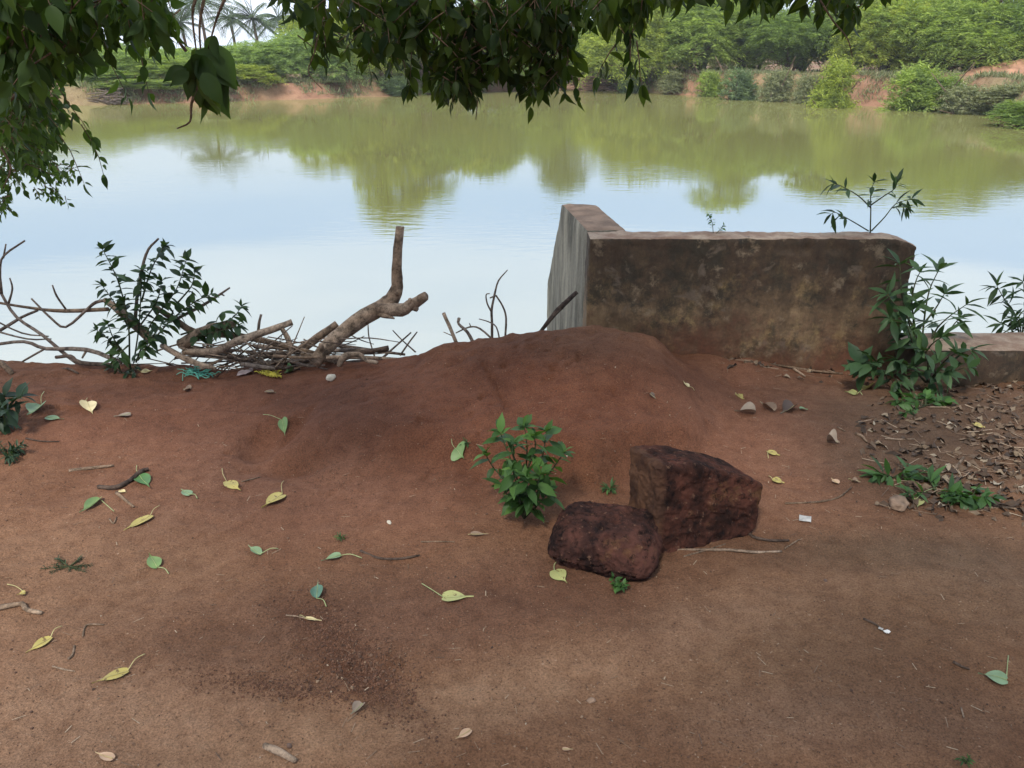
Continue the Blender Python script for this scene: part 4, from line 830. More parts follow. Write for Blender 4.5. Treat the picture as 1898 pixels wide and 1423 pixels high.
low_plant('ground_weed', 1800, 925, 7, 45, 16, 'right end tuft of the creeping weeds', 'weed', 'weed', BROAD, 28, 25, 2.2, 1.3)
low_plant('ground_weed', 1715, 752, 9, 65, 10, 'sprawling pale green weed on the leaf litter in front of the wall corner', 'weed', 'weed', BROAD, 22, 26, 2.2, 1.2)
low_plant('sprig', 1145, 1092, 5, 18, 16, 'tiny green sprig at the foot of the squat stone', 'sprig', 'weed', BROAD, 13, 27, 1.5, 1.3)
low_plant('sprig', 1130, 910, 4, 14, 12, 'tiny seedling between the green bush and the stones', 'sprig', 'weed', LANCE, 16, 28, 1.2)
low_plant('sprig', 868, 822, 3, 12, 6, 'faint seedling on the mound beside the round green leaf', 'sprig', 'weed', LANCE, 10, 29, 1.2)
low_plant('grass_tuft', 128, 1050, 12, 52, 1, 'dark mossy tuft of creeping grass on the left of the worn ground', 'weed', 'dark_weed', LANCE, 8, 30, 3, .6)
low_plant('sprig', 632, 1000, 3, 8, 8, 'tiny seedling above the long narrow green leaf', 'sprig', 'weed', LANCE, 9, 33, 1.2)
low_plant('sprig', 1790, 1415, 4, 10, 10, 'tiny sprig at the bottom right edge', 'sprig', 'weed', LANCE, 11, 32, 1.2)
low_plant('sprig', 228, 692, 4, 32, 10, 'bare grey seedling on the bank below the shrub', 'sprig', 'dark_weed', LANCE, 20, 34, .8)

# ------------------------------------------------------------------ leaf litter, twiggy bits, crumbs of earth
def sample_px(n, fn, x0, x1, y0, y1):
    r = []; 
    px_ = RNG.uniform(x0, x1, n*3); py_ = RNG.uniform(y0, y1, n*3); k = RNG.uniform(0, 1, n*3) < fn(px_, py_)
    return px_[k][:n], py_[k][:n]
def level_pts(px_, py_):               # points on the near ground for many pixels at once
    d = FW[None]+((px_-949)/FPX)[:, None]*RT-((py_-711.5)/FPX)[:, None]*UP
    t_ = (0-EYE)/d[:, 2]; P = CAM+d*t_[:, None]
    for _ in range(14):
        z = height(P[:, 0], P[:, 1]); t_ = t_*.5+.5*((z-EYE)/d[:, 2]); P = CAM+d*t_[:, None]
    P[:, 2] = height(P[:, 0], P[:, 1]); return P
def litfn(x, y):
    a = sstep((x-1560-.35*np.abs(y-800))/220)*sstep((y-655)/30)*sstep((975-y)/60)
    b_ = .8*np.exp(-((y-(670+.11*(x-1330)))/12)**2)*(x > 1330)*(x < 1650)
    return np.clip(.2*(a > .02)+a, 0, 1)*(a > .02)*(.5+.5*(fbm(x/60, y/30, s=3) > -.1))+b_
px_, py_ = sample_px(1900, litfn, 1320, 2150, 650, 985)
P = level_pts(px_, py_); n = len(P); P[:, 2] += RNG.uniform(.001, .009, n)
LIT = leaf_tmpl([(0, .05), (.2, .25), (.5, .33), (.8, .18), (1, .02)], .5, .35, .5)
d = rdir(n); d[:, 2] *= .12; nn_ = np.stack([RNG.normal(0, .3, n), RNG.normal(0, .3, n), np.ones(n)], -1)
sel = np.arange(n) % 3 != 0
def litmat(name, stops, rough=.85):
    m, t, b, o = mat(name); g_ = t.nodes.new('ShaderNodeNewGeometry'); c = ramp(t, g_.outputs['Random Per Island'], stops)
    c = mix(t, .5, c, ramp(t, noise_n(t, 60, 3), [(.3, .5), (.7, 1.3)]), 'MULTIPLY'); t.links.new(c, b.inputs['Base Color']); b.inputs['Roughness'].default_value = rough; return m
mb = MB(); put(mb, LIT, P[sel], d[sel], nn_[sel], RNG.uniform(.015, .07, sel.sum()), RNG.uniform(.012, .05, sel.sum()))
tag(mb.build('leaf_litter', litmat('leaf_litter', [(0, (.04, .024, .015)), (.45, (.085, .052, .032)), (.82, (.15, .098, .06)), (.95, (.27, .20, .13)), (1, (.38, .32, .24))])), 'brown dry leaf litter covering the earth in front of the low wall', kind='stuff')
# straw bits: fine short sticks in the litter and a few over the earth
TW = (np.array([(-.5, 0, 0), (0, 0, .02), (.5, 0, 0), (-.5, 1, 0), (0, 1, .02), (.5, 1, 0)]), np.array([(0, 1, 4, 3), (1, 2, 5, 4)]))
mb = MB(); put(mb, TW, P[~sel], d[~sel]*[1, 1, .3], [(0, 0, 1)]*(~sel).sum(), RNG.uniform(.02, .09, (~sel).sum()), RNG.uniform(.002, .004, (~sel).sum()))
px2, py2 = sample_px(420, lambda x, y: .35+.65*(x > 1200)*(y < 1000), 0, 1898, 720, 1423); P2 = level_pts(px2, py2); P2[:, 2] += .003; d2 = rdir(len(P2)); d2[:, 2] = 0
put(mb, TW, P2, d2, [(0, 0, 1)]*len(P2), RNG.uniform(.006, .035, len(P2)), RNG.uniform(.0012, .0025, len(P2)))
tag(mb.build('straw_bits', litmat('straw_bits', [(0, (.10, .06, .04)), (.5, (.25, .16, .10)), (1, (.42, .32, .22))])), 'fine bits of straw and twig strewn over the earth', kind='stuff')
# crumbs and grit
def grit_d(x, y):
    a = .16+.9*np.exp(-(((x-650)/130)**2+((y-1235)/48)**2)**1.5)+.45*np.exp(-(((x-760)/480)**2+((y-1130)/100)**2)**1.5)+.30*np.exp(-(((x-1450)/450)**2+((y-1330)/110)**2))
    return np.clip(a+.25*((y < 960)), 0, 1)
px3, py3 = sample_px(26000, grit_d, -60, 1960, 640, 1440); P3 = level_pts(px3, py3)
OCT = (np.array([(1, 0, 0), (0, 1, 0), (-1, 0, 0), (0, -1, 0), (0, 0, .8), (0, 0, -.8)])*.5, np.array([(0, 1, 4), (1, 2, 4), (2, 3, 4), (3, 0, 4), (1, 0, 5), (2, 1, 5), (3, 2, 5), (0, 3, 5)]))
n = len(P3); s3 = .0016+.0035*RNG.uniform(0, 1, n)**3; dense = np.exp(-(((px3-650)/120)**2+((py3-1240)/42)**2)**1.5); s3 *= 1+2.6*dense*RNG.uniform(0, 1, n)**2
big = (RNG.uniform(0, 1, n) < .035); s3[big] *= 2.2
def clod_zone(n, cx, cy, sx, sy, ang, s0, s1):
    u = RNG.normal(0, 1, n)*sx; v = RNG.normal(0, 1, n)*sy; q = level_pts(cx+u*math.cos(ang)-v*math.sin(ang), cy+u*math.sin(ang)+v*math.cos(ang)); return q, RNG.uniform(s0, s1, n)*RNG.uniform(.4, 1, n)
CZ = [clod_zone(4200, 655, 1215, 80, 27, .75, .003, .012), clod_zone(2400, 540, 1275, 95, 13, .12, .003, .010), clod_zone(1400, 450, 1175, 120, 22, .2, .002, .005), clod_zone(700, 760, 1010, 90, 14, .1, .002, .005), clod_zone(900, 1130, 1090, 110, 22, -.15, .002, .005), clod_zone(700, 610, 880, 30, 18, .6, .003, .008), clod_zone(900, 1100, 632, 150, 5, 0, .004, .011), clod_zone(500, 300, 694, 260, 4, 0, .004, .010)]
Q_ = np.vstack([q_ for q_, _ in CZ]); S_ = np.concatenate([s_ for _, s_ in CZ])
mb = MB(); put(mb, OCT, Q_, rdir(len(Q_)), rdir(len(Q_)), S_, S_*RNG.uniform(.6, 1.2, len(S_)))
tag(mb.build('earth_clods', litmat('earth_clods', [(0, (.06, .028, .016)), (.6, (.125, .056, .032)), (1, (.18, .09, .052))], .95), smooth=False), 'loose reddish clods of dug and trampled earth', kind='stuff')
mb = MB(); put(mb, OCT, P3+[0, 0, .0008], rdir(n), rdir(n), s3*1.0, s3*RNG.uniform(.6, 1.3, n))
tag(mb.build('earth_crumbs', litmat('earth_crumbs', [(0, (.05, .026, .016)), (.6, (.12, .06, .036)), (.9, (.19, .11, .066)), (.98, (.28, .19, .12)), (1, (.45, .37, .28))]), smooth=False), 'loose crumbs and grit of red earth', kind='stuff')

# ------------------------------------------------------------------ far shore: thorn trees, palms, bushes
def FX(px, D, z=0):                      # x at a picture column and ground distance
    return (px-949)/FPX*(D*math.cos(PITCH)+(EYE-z)*math.sin(PITCH))
def quad_spray(mb, O, D, Ln, pairs, leaf, wid, rg, droop=.35):
    """feathery sprays: rows of narrow leaflets to both sides of drooping ribs"""
    n = len(O); D = unit(D); up = np.array([0, 0, 1.])
    X = unit(np.cross(D, up)+rg.normal(0, .15, (n, 3)))
    Os = []; Ds = []; Ns = []; Ls = []
    for i in range(pairs):
        t_ = (i+.6)/pairs; P = O+D*(Ln*t_)[:, None]; P[:, 2] -= droop*Ln*t_*t_
        for s in (-1, 1):
            dd = X*s+D*.45+rg.normal(0, .18, (n, 3)); dd[:, 2] -= .3
            Os.append(P); Ds.append(unit(dd)); Ns.append(unit(up+rg.normal(0, .45, (n, 3)))); Ls.append(leaf*(1-.4*abs(t_-.5))*rg.uniform(.7, 1.3, n))
    Ls = np.concatenate(Ls)
    put(mb, SIMPLE, np.vstack(Os), np.vstack(Ds), np.vstack(Ns), Ls, Ls*wid)
def crown_pts(rg, n, lobes, shell=.72):
    ws = np.array([l[3]*l[4]*l[5] for l in lobes])**.66; ws /= ws.sum(); k = rg.choice(len(lobes), n, p=ws); Lb = np.array(lobes)[k]
    u = unit(rg.normal(size=(n, 3))); u[:, 2] = np.where(u[:, 2] < -.45, -u[:, 2], u[:, 2]); r = rg.uniform(shell, 1.02, n)**1
    r = np.where(rg.uniform(0, 1, n) < .25, rg.uniform(.3, 1, n), r)
    return Lb[:, :3]+u*Lb[:, 3:6]*r[:, None], unit(u*Lb[:, 3:6][:, ::1]**0), k
def make_crown(seed, W_, H_, nl, nf, kind):
    rg = np.random.default_rng(seed); lobes = []
    for i in range(nl):
        a = rg.uniform(0, 2*PI); r = rg.uniform(.05, .75)*W_/2; z = H_*rg.uniform(.2, .78)*(1-.35*(r/(W_/2))**2)
        s = rg.uniform(.20, .34)*W_
        if kind == 'sprig':
            r *= .8; s = rg.uniform(.14, .24)*W_; z = H_*rg.uniform(.12, .72)*(1-.8*(r/(W_/2))**2)
        lobes.append((math.cos(a)*r, math.sin(a)*r*.8, z, s, s*.9, s*rg.uniform(.5, .8)*min(1.0, 1.6*H_/W_)))
    O, U, k = crown_pts(rg, nf, lobes); O[:, 2] = np.abs(O[:, 2])*(O[:, 2] > -.3)+rg.uniform(0, .4, nf)*(O[:, 2] <= 0)
    if kind != 'sprig': O[:, 2] = np.minimum(O[:, 2], H_*1.02+rg.uniform(-.3, .3, nf))
    mb = MB()
    if kind == 'feather':
        D = U*[1, 1, .5]+rg.normal(0, .35, (nf, 3)); D[:, 2] += .12; quad_spray(mb, O, D, rg.uniform(.5, 1.2, nf), 7, .30, .50, rg, .5)
    elif kind == 'sprig':
        D = U*[1, 1, .6]+rg.normal(0, .5, (nf, 3)); D[:, 2] += .35; quad_spray(mb, O, D, rg.uniform(.2, .65, nf), 4, .19, .7, rg, .1)
    elif kind == 'leafy':
        D = U+rg.normal(0, .5, (nf, 3)); quad_spray(mb, O, D, rg.uniform(.25, .5, nf), 3, .24, 1.3, rg, .2)
    tr = MB()
    for i in range(max(2, nl//2)):
        l = lobes[i]; b0 = np.array([rg.normal(0, .15), rg.normal(0, .15), -.4]); m_ = np.array([l[0]*.35+rg.normal(0, .2), l[1]*.35, l[2]*.45])
        tube(tr, [b0, m_, np.array(l[:3])], [.13*H_/5, .09*H_/5, .04], 6, .2, i)
        for j in range(3):
            e = np.array(l[:3])+rg.normal(0, .6, 3)*[1, 1, .6]+[0, 0, .3]; tube(tr, [m_+(np.array(l[:3])-m_)*rg.uniform(.2, .8), (m_+e)/2+rg.normal(0, .1, 3), e], [.05, .04, .015], 5)
    return mb, tr
VARS = {}
def crown_var(key, seed, W_, H_, nl, nf, kind):
    a, b_ = make_crown(seed, W_, H_, nl, nf, kind); zz = np.concatenate(a.V)[:, 2]; VARS[key] = (a, b_, W_, float(np.percentile(zz, 99)))
crown_var('spread1', 1, 8, 5, 12, 3100, 'feather'); crown_var('spread2', 2, 8, 5, 14, 3100, 'feather'); crown_var('spread3', 3, 8, 5.5, 10, 3000, 'feather')
crown_var('tall1', 4, 5.5, 8, 12, 2700, 'leafy'); crown_var('tall2', 5, 6, 8.5, 14, 3000, 'feather'); crown_var('round1', 6, 3.2, 2.6, 15, 1300, 'sprig'); crown_var('round2', 7, 3.2, 2.4, 14, 1500, 'sprig')
MESHC = {}
def tree_mesh(key, lm):
    if (key, lm) not in MESHC:
        a, b_, W_, H_ = VARS[key]
        if key not in MESHC:
            t_ = b_.build('tmp', M['bark']); MESHC[key] = t_.data; bpy.data.objects.remove(t_)
        if (key, 'base') not in MESHC:
            o = a.build('tmp', M[lm], smooth=False); MESHC[(key, 'base')] = o.data; bpy.data.objects.remove(o); MESHC[(key, lm)] = MESHC[(key, 'base')]
        else:
            c_ = MESHC[(key, 'base')].copy(); c_.materials.clear(); c_.materials.append(M[lm]); MESHC[(key, lm)] = c_
    return MESHC[(key, lm)], MESHC[key], VARS[key][2], VARS[key][3]
def tree(name, key, lm, px, D, wid, top_z, label, cat, rot=0, group=None):
    x = FX(px, D); gz = hz(x, D)-.05; cm, tm, W_, H_ = tree_mesh(key, lm); wid = wid*(1.35 if 'round' in key else 1)
    r = thing(name, (x, D, gz), label, cat, group); sx = wid/W_; sz = (top_z-gz)/H_
    r.scale = (sx, sx, sz); r.rotation_euler[2] = rot
    for nm, me in (('crown', cm), ('trunk', tm)):
        o = bpy.data.objects.new(nm, me); C.objects.link(o); o.parent = r
    return r
# (px, distance, width, top height above eye datum z, variant, foliage, label)
G1 = 'thorn trees lining the far embankment'
TR = [
 ('thorn_tree', 60, 55, 9, 1.9, 'spread1', 'feather', 'thorn tree behind the hanging leaves at the far left of the opposite bank'),
 ('thorn_tree', 180, 56, 7, 1.5, 'spread2', 'feather_pale', 'low spreading pale thorn tree above the dry sticks at the left'),
 ('thorn_tree', 275, 57, 7, 1.2, 'spread3', 'feather', 'low thorn tree left of the big hanging leaf cluster on the far bank'),
 ('thorn_bush', 215, 54, 5, .3, 'round1', 'feather', 'rounded thorn bush nearest the water at the left of the far bank'),
 ('thorn_tree', 400, 62, 7, 1.5, 'spread1', 'bushy', 'dense tree behind the big hanging leaf cluster'),
 ('thorn_tree', 490, 60, 7, 2.0, 'spread2', 'feather_pale', 'pale layered thorn tree behind the round yellow green bush'),
 ('thorn_tree', 570, 61, 7.5, 2.6, 'spread3', 'feather_pale', 'pale feathery thorn tree with dark limbs showing below, under the palms'),
 ('tall_tree', 645, 63, 7, 4.2, 'spread1', 'feather_yellow', 'yellowish thorn tree right of the palms'),
 ('tall_tree', 715, 62, 6.5, 8.0, 'tall1', 'feather_yellow', 'tallest yellow green tree left of centre seen through the leaves'),
 ('tall_tree', 790, 64, 6, 6.2, 'tall2', 'bushy', 'tall tree behind the centre hanging foliage, left of its dark clump'),
 ('thorn_tree', 850, 66, 7, 4.4, 'spread2', 'feather_yellow', 'yellow green tree behind the lowest dark leaf clump'),
 ('thorn_tree', 900, 68, 7, 5.0, 'spread3', 'bushy', 'dark green tree right behind the lowest dark leaf clump'),
 ('thorn_tree', 965, 72, 8, 4.4, 'spread1', 'feather', 'thorn tree behind the gap where the embankment is lowest'),
 ('tall_tree', 1045, 74, 6.5, 7.4, 'tall1', 'blue_bush', 'tall bluish tree behind the brush pile beside a gap of sky'),
 ('thorn_tree', 1120, 72, 6.5, 3.5, 'spread2', 'feather', 'lower thorn tree in the notch right of centre'),
 ('thorn_tree', 1190, 68, 9, 5.4, 'spread1', 'feather_yellow', 'billowing bright green thorn tree right of the brush pile'),
 ('thorn_tree', 1285, 66, 9, 5.0, 'spread3', 'feather', 'broad green thorn tree behind the middle of the right bank'),
 ('tall_tree', 1370, 67, 7, 7.6, 'tall2', 'feather', 'tallest thorn tree behind the right bank'),
 ('thorn_tree', 1460, 62, 8, 4.2, 'spread2', 'bushy', 'darker thorn tree behind the left one of the round bushes at the right'),
 ('tall_tree', 1560, 62, 6, 6.0, 'tall1', 'feather', 'upright leafy tree behind the round bright bush on the right bank'),
 ('thorn_tree', 1640, 56, 8, 4.4, 'spread3', 'feather_yellow', 'yellow green layered thorn tree between the two round bushes'),
 ('thorn_tree', 1730, 53, 8, 4.2, 'spread1', 'feather', 'green thorn tree behind the larger round bush at the right'),
 ('tall_tree', 1815, 55, 8, 5.6, 'tall2', 'feather_yellow', 'tall bright yellow green tree near the right edge of the far bank'),
 ('thorn_tree', 1900, 52, 8, 4.0, 'spread2', 'bushy', 'dark green tree cut by the right edge above the earth bank'),
]
for i, (nm, px, D, wd, tz, key, lm, lab) in enumerate(TR): tree(nm, key, lm, px, D, wd, tz, lab, 'tree' if 'tree' in nm else 'bush', i*1.3, G1)
rt = random.Random(3)
for i in range(26):                      # second row that fills the wood behind
    px = -80+i*82+rt.uniform(-25, 25); D = (74 if px < 1150 else 76 if px < 1500 else 66)+rt.uniform(-3, 5)
    tz = 1.6 if px < 560 else (3.0 if px < 1000 else (2.2 if px < 1150 else (4.2 if px < 1600 else 4.9))); tz += rt.uniform(-.3, .6)
    tree('thorn_tree', rt.choice(['spread1', 'spread2', 'spread3']), rt.choice(['bushy', 'feather', 'feather_pale']), px, D, rt.uniform(7, 9), tz, 'green thorn tree in the second row behind the far embankment', 'tree', rt.uniform(0, 6), 'trees in the wood behind the embankment')
for i in range(9):                       # trees along the shores beside the picture, seen by the water only
    sgn = -1 if i % 2 else 1; D = 20+i*4; x = sgn*(38+rt.uniform(0, 5)) if sgn > 0 else -46-rt.uniform(0, 4)
    tree('thorn_tree', 'spread2', 'feather', 949+x*FPX/(D*.92+.6), D, 8, 3.5, 'thorn tree on the side shore beyond the edge of the picture', 'tree', i, 'thorn trees on the side shores')
# bushes on the water side of the bank
BU = [
 ('bank_bush', 468, 56.5, 3.1, .62, 'round1', 'feather_yellow', 'round bright yellow green bush on the red bank at left'),
 ('bank_bush', 395, 54.5, 2.2, -.35, 'round2', 'blue_bush', 'pale low bush at the waterline below the hanging leaf cluster'),
 ('bank_bush', 300, 53, 3.0, -.2, 'round1', 'feather', 'green bush spilling over the bank left of the hanging cluster'),
 ('bank_bush', 735, 61, 2.6, -.2, 'round2', 'blue_bush', 'bluish low bush on the bank under the dark leaf clump'),
 ('bank_bush', 800, 63, 2.4, -.3, 'round1', 'bushy', 'green bush on the bank right under the lowest leaf clump'),
 ('bank_bush', 1555, 48.5, 2.5, 1.0, 'round1', 'feather_yellow', 'round bright green bush by the water left of the bare red slope'),
 ('bank_bush', 1705, 46, 3.0, .75, 'round1', 'feather', 'larger round green bush by the water right of the bare red slope'),
 ('bank_bush', 1740, 45.5, 2.6, .2, 'round2', 'bushy', 'dark green bush overhanging the water beside the larger round bush'),
 ('bank_bush', 1170, 66, 1.8, .2, 'round2', 'blue_bush', 'small bluish bush right beside the brush pile'),
 ('bank_bush', 1375, 56, 2.2, .3, 'round2', 'blue_bush', 'greyish pale bush standing on the middle of the right bank'),
 ('bank_bush', 1440, 54, 2.0, .3, 'round2', 'bank_weed', 'pale whitish leaved bush left of the round bright bush'),
 ('bank_bush', 240, 52.5, 3.4, -.1, 'round1', 'feather', 'green bush spilling to the water beside the pale dead twigs on the left'),
 ('bank_bush', 530, 58, 1.8, -.3, 'round2', 'bank_weed', 'small pale bush on the red bank right of the round bright yellow green one'),
 ('bank_bush', 610, 59, 2.0, -.4, 'round2', 'bank_weed', 'pale scrubby bush low on the bank left of the dark leaf clump'),
 ('bank_bush', 1250, 63, 2.0, .1, 'round1', 'bank_weed', 'pale dry looking bush on the bank between brush pile and greyish bush'),
 ('bank_bush', 1320, 60, 1.7, .1, 'round2', 'feather', 'small green bush on the bank just left of the greyish pale one'),
 ('bank_bush', 1500, 52, 1.6, .1, 'round2', 'bank_weed', 'tiny pale bush tucked in left of the round bright bush'),
 ('bank_bush', 1905, 35.5, 2.2, -.5, 'round1', 'bushy', 'green bush at the waterline cut by the right edge'),
 ('bank_bush', 1800, 43.5, 2.4, -.2, 'round2', 'bank_weed', 'pale weedy bush on the bank right of the dark overhanging bush'),
 ('bank_bush', 1870, 42, 2.6, -.1, 'round2', 'bank_weed', 'pale weedy bush near the right edge above the waterline'),
]
for i, (nm, px, D, wd, tz, key, lm, lab) in enumerate(BU): tree(nm, key, lm, px, D, wd, tz, lab, 'bush', i*2.1, 'bushes on the far bank')
# coconut palms
def palm_mesh(seed):
    rg = np.random.default_rng(seed); cr = MB()
    for i in range(24):
        a = i*2.4+rg.uniform(-.2, .2); e = rg.uniform(-.5, 1.25); d = np.array([math.cos(a)*math.cos(e), math.sin(a)*math.cos(e), math.sin(e)]); Ln = rg.uniform(2.5, 3.3); P = []
        for t_ in np.linspace(0, 1, 9): q = d*Ln*t_; q = q+np.array([0, 0, -1.5*t_*t_*(1-.35*e)]); P.append(q)
        P = np.array(P); tube(cr, P, np.linspace(.05, .012, 9), 4, sub=1, cap=False)
        T = unit(np.gradient(P, axis=0)); s = unit(np.cross(T, [0, 0, 1.]))
        tt = np.linspace(.12, 1, 26); O = np.array([[np.interp(t_, np.linspace(0, 1, 9), P[:, k]) for k in range(3)] for t_ in tt]); TT = np.array([T[min(8, int(t_*8))] for t_ in tt]); SS = np.array([s[min(8, int(t_*8))] for t_ in tt])
        for sg in (-1, 1):
            D = SS*sg+TT*.5; D[:, 2] -= .55; Ls = .75*np.sin(np.clip(tt, .1, .95)*PI)**.5*rg.uniform(.8, 1.1, len(tt)); put(cr, SIMPLE, O, D, [(0, 0, 1)]*len(tt), Ls, Ls*.28)
    return cr
pc = [palm_mesh(11).build('tmp', M['palm'], smooth=False), palm_mesh(12).build('tmp', M['palm'], smooth=False)]; pcm = [o.data for o in pc]
for o in pc: bpy.data.objects.remove(o)
pcm[0].name = 'palm_crown'; pcm[1].name = 'palm_crown_b'
PL = [(385, 88, 5.9, 1.15, 'coconut palm highest in the gap of sky, left of the others'), (348, 92, 3.9, .95, 'lower coconut palm left of the highest one, behind the hanging twigs'), (438, 98, 4.6, .85, 'small crowned coconut palm second right of the highest'),
      (480, 92, 4.3, 1.05, 'coconut palm with wide drooping fronds in the middle of the row'), (526, 98, 4.6, 1.0, 'fifth coconut palm along the skyline'), (566, 100, 4.5, .95, 'coconut palm rightmost in the gap of sky behind hanging leaves'), (318, 100, 4.9, .9, 'leftmost coconut palm half hidden by the leaves at the upper left')]
for i, (px, D, cz, sc, lab) in enumerate(PL):
    x = FX(px, D); gz = hz(x, D)-.1; cz += .35; sc *= 1.15; r = thing('coconut_palm', (x, D, gz), lab, 'palm tree', 'coconut palms beyond the far trees')
    tr = MB(); tube(tr, [(x, D, gz), (x+.15, D, (gz+cz)/2), (x-.1, D, cz)], [.24, .17, .14], 8, .05); tr.build('trunk', M['bark'], r)
    o = bpy.data.objects.new('crown', pcm[i % 2]); C.objects.link(o); o.parent = r; o.location = (-.1, 0, cz-gz); o.scale = (sc, sc, sc); o.rotation_euler[2] = i*1.7
# weeds and grass covering the bank: uncountable
def band_pts(n, seed, dmin, dmax):
    rg = np.random.default_rng(seed); O = []
    i0 = 10; F_ = [np.array(p_) for p_ in far]
    seg = np.array([np.linalg.norm(F_[i+1]-F_[i]) for i in range(len(F_)-1)]); cum = np.concatenate([[0], np.cumsum(seg)])
    s = rg.uniform(0, cum[-1], n*2); k = np.clip(np.searchsorted(cum, s)-1, 0, len(seg)-1); t_ = (s-cum[k])/seg[k]
    A = np.array(F_)[k]; B = np.array(F_)[k+1]; P = A+(B-A)*t_[:, None]; nr = np.stack([-(B-A)[:, 1], (B-A)[:, 0]], -1); nr /= np.linalg.norm(nr, axis=1, keepdims=True)
    P = P+nr*rg.uniform(dmin, dmax, n*2)[:, None]
    m_ = fbm(P[:, 0]*.45, P[:, 1]*.45, s=seed, o=3); P = P[m_ > -.02-.12*(P[:, 0] > 6)][:n]; z = height(P[:, 0], P[:, 1]); return np.column_stack([P, z]), rg
def grassmesh(n, seed, dmin, dmax, hgt, name, m_, label, wid=.5):
    P, rg = band_pts(n, seed, dmin, dmax); n = len(P); O = []; D = []; 
    rep = 7; O = np.repeat(P, rep, 0)+rg.normal(0, .13, (n*rep, 3))*[1, 1, .15]; D = rg.normal(0, .55, (n*rep, 3)); D[:, 2] = 1; Ls = hgt*rg.uniform(.3, 1.2, n*rep)*np.repeat(rg.uniform(.5, 1.3, n), rep)
    mb = MB(); put(mb, SIMPLE, O, D, rg.normal(0, 1, (n*rep, 3)), Ls, Ls*wid); return tag(mb.build(name, m_, smooth=False), label, kind='stuff')
grassmesh(4600, 61, .2, 2.8, .30, 'bank_weeds', M['bank_weed'], 'pale weeds and dry herbs covering parts of the far bank')
grassmesh(1500, 62, .1, 2.6, .36, 'bank_straw', M['dry_straw'], 'dry straw and dead stems on the far bank', .2)
grassmesh(1800, 63, 5.6, 8.5, .40, 'verge_grass', M['bushy'], 'green undergrowth at the foot of the trees beyond the far path')
# brush piles on the far shore
def brush(cx, D, n, w_, h_, label, m_, z0=-1.45, seed=1):
    rg = random.Random(seed); x = FX(cx, D); gz = max(hz(x, D), WATER); mb = MB()
    for i in range(n):
        a = rg.uniform(-.6, .6); ln = rg.uniform(.8, 2.0); px_ = x+rg.gauss(0, w_*.28); py_ = D+rg.uniform(-.5, .5); pz = gz+abs(rg.gauss(0, .45))*h_*max(0, 1-abs(px_-x)/w_)
        dx, dz = math.cos(a)*ln/2*rg.choice([-1, 1]), math.sin(a)*ln/2*.6
        tube(mb, [(px_-dx, py_, max(pz-dz, gz)), (px_, py_+rg.uniform(-.2, .2), pz+.06), (px_+dx, py_, max(pz+dz, gz))], [.035, .03, .015], 4, sub=1)
    return tag(mb.build('brush_pile', m_, off=(x, D, gz)), label, 'brush pile')
brush(1093, 69.5, 190, 3.0, 1.1, 'reddish heap of cut dry branches at the far waterline near the centre', plain('dry_brush', (.25, .15, .10), .9, .4, 3), seed=4)
brush(196, 50.6, 34, 1.6, .9, 'pale dead twigs hanging over the water at the left of the far bank', M['grey_wood'], seed=9)
# bare earth heap at the right on the far bank
def heap(cx, D, w_, h_, label):
    x = FX(cx, D); gz = hz(x, D); n = 40; U, V_ = np.meshgrid(np.linspace(-1, 1, n), np.linspace(-1, 1, n)); r = np.hypot(U, V_)
    Z = h_*np.clip(1-r, 0, 1)**.8*(1+.3*fbm(U*3, V_*3, s=6))-.15
    a = np.arange(n-1)[:, None]*n+np.arange(n-1)[None]; mb = MB(); mb.add(np.stack([x+U*w_, D+V_*w_*.7, gz+Z], -1).reshape(-1, 3), np.stack([a, a+1, a+n+1, a+n], -1).reshape(-1, 4))
    return tag(mb.build('earth_heap', plain('heap_earth', (.33, .17, .10), .9, .3, 2), off=(x, D, gz)), label, 'earth heap')
heap(1880, 49, 3.2, 1.1, 'heap of bare reddish earth beyond the far path at the right edge')

# ------------------------------------------------------------------ overhanging trees on the near side
def twig_spray(leafmb, twigmb, P0, d0, Ln, nleaf, llen, rg, wide=1.0, sag=.5, rad=.0022):
    """one hanging shoot with alternate drooping leaves"""
    d = unit(d0); P = np.array(P0, float); pts = [P.copy()]; O = []; D = []; Nn = []; Ls = []; st = Ln/nleaf
    az0 = rg.uniform(0, 6.28)
    for i in range(nleaf):
        d = unit(d+np.array([0, 0, -sag*st/Ln*.9])+rg.normal(0, .10, 3)); P = P+d*st; pts.append(P.copy())
        a = az0+i*PI+rg.uniform(-.5, .5); s = unit(np.cross(d, [math.cos(a), math.sin(a), .2]))
        q = d*.35+s*.75+np.array([0, 0, -.75*rg.uniform(.1, 1.4)])+rg.normal(0, .32, 3)
        O.append(P+s*.004); D.append(unit(q)); Nn.append(unit(rg.normal(0, .8, 3)+[0, -.4, .7])); Ls.append(llen*rg.uniform(.6, 1.15))
    O.append(P); D.append(unit(d+[0, 0, -.4])); Nn.append(unit(rg.normal(0, .8, 3)+[0, -.4, .7])); Ls.append(llen)
    put(leafmb, OVATE, O, D, Nn, Ls, np.array(Ls)*wide*rg.uniform(.7, 1.0, len(Ls)))
    tube(twigmb, pts[::2]+[pts[-1]] if len(pts) % 2 == 0 else pts[::2], np.linspace(rad, rad*.4, len(pts[::2])+(1 if len(pts) % 2 == 0 else 0)), 4, sub=1, cap=False)
LIFT = 6
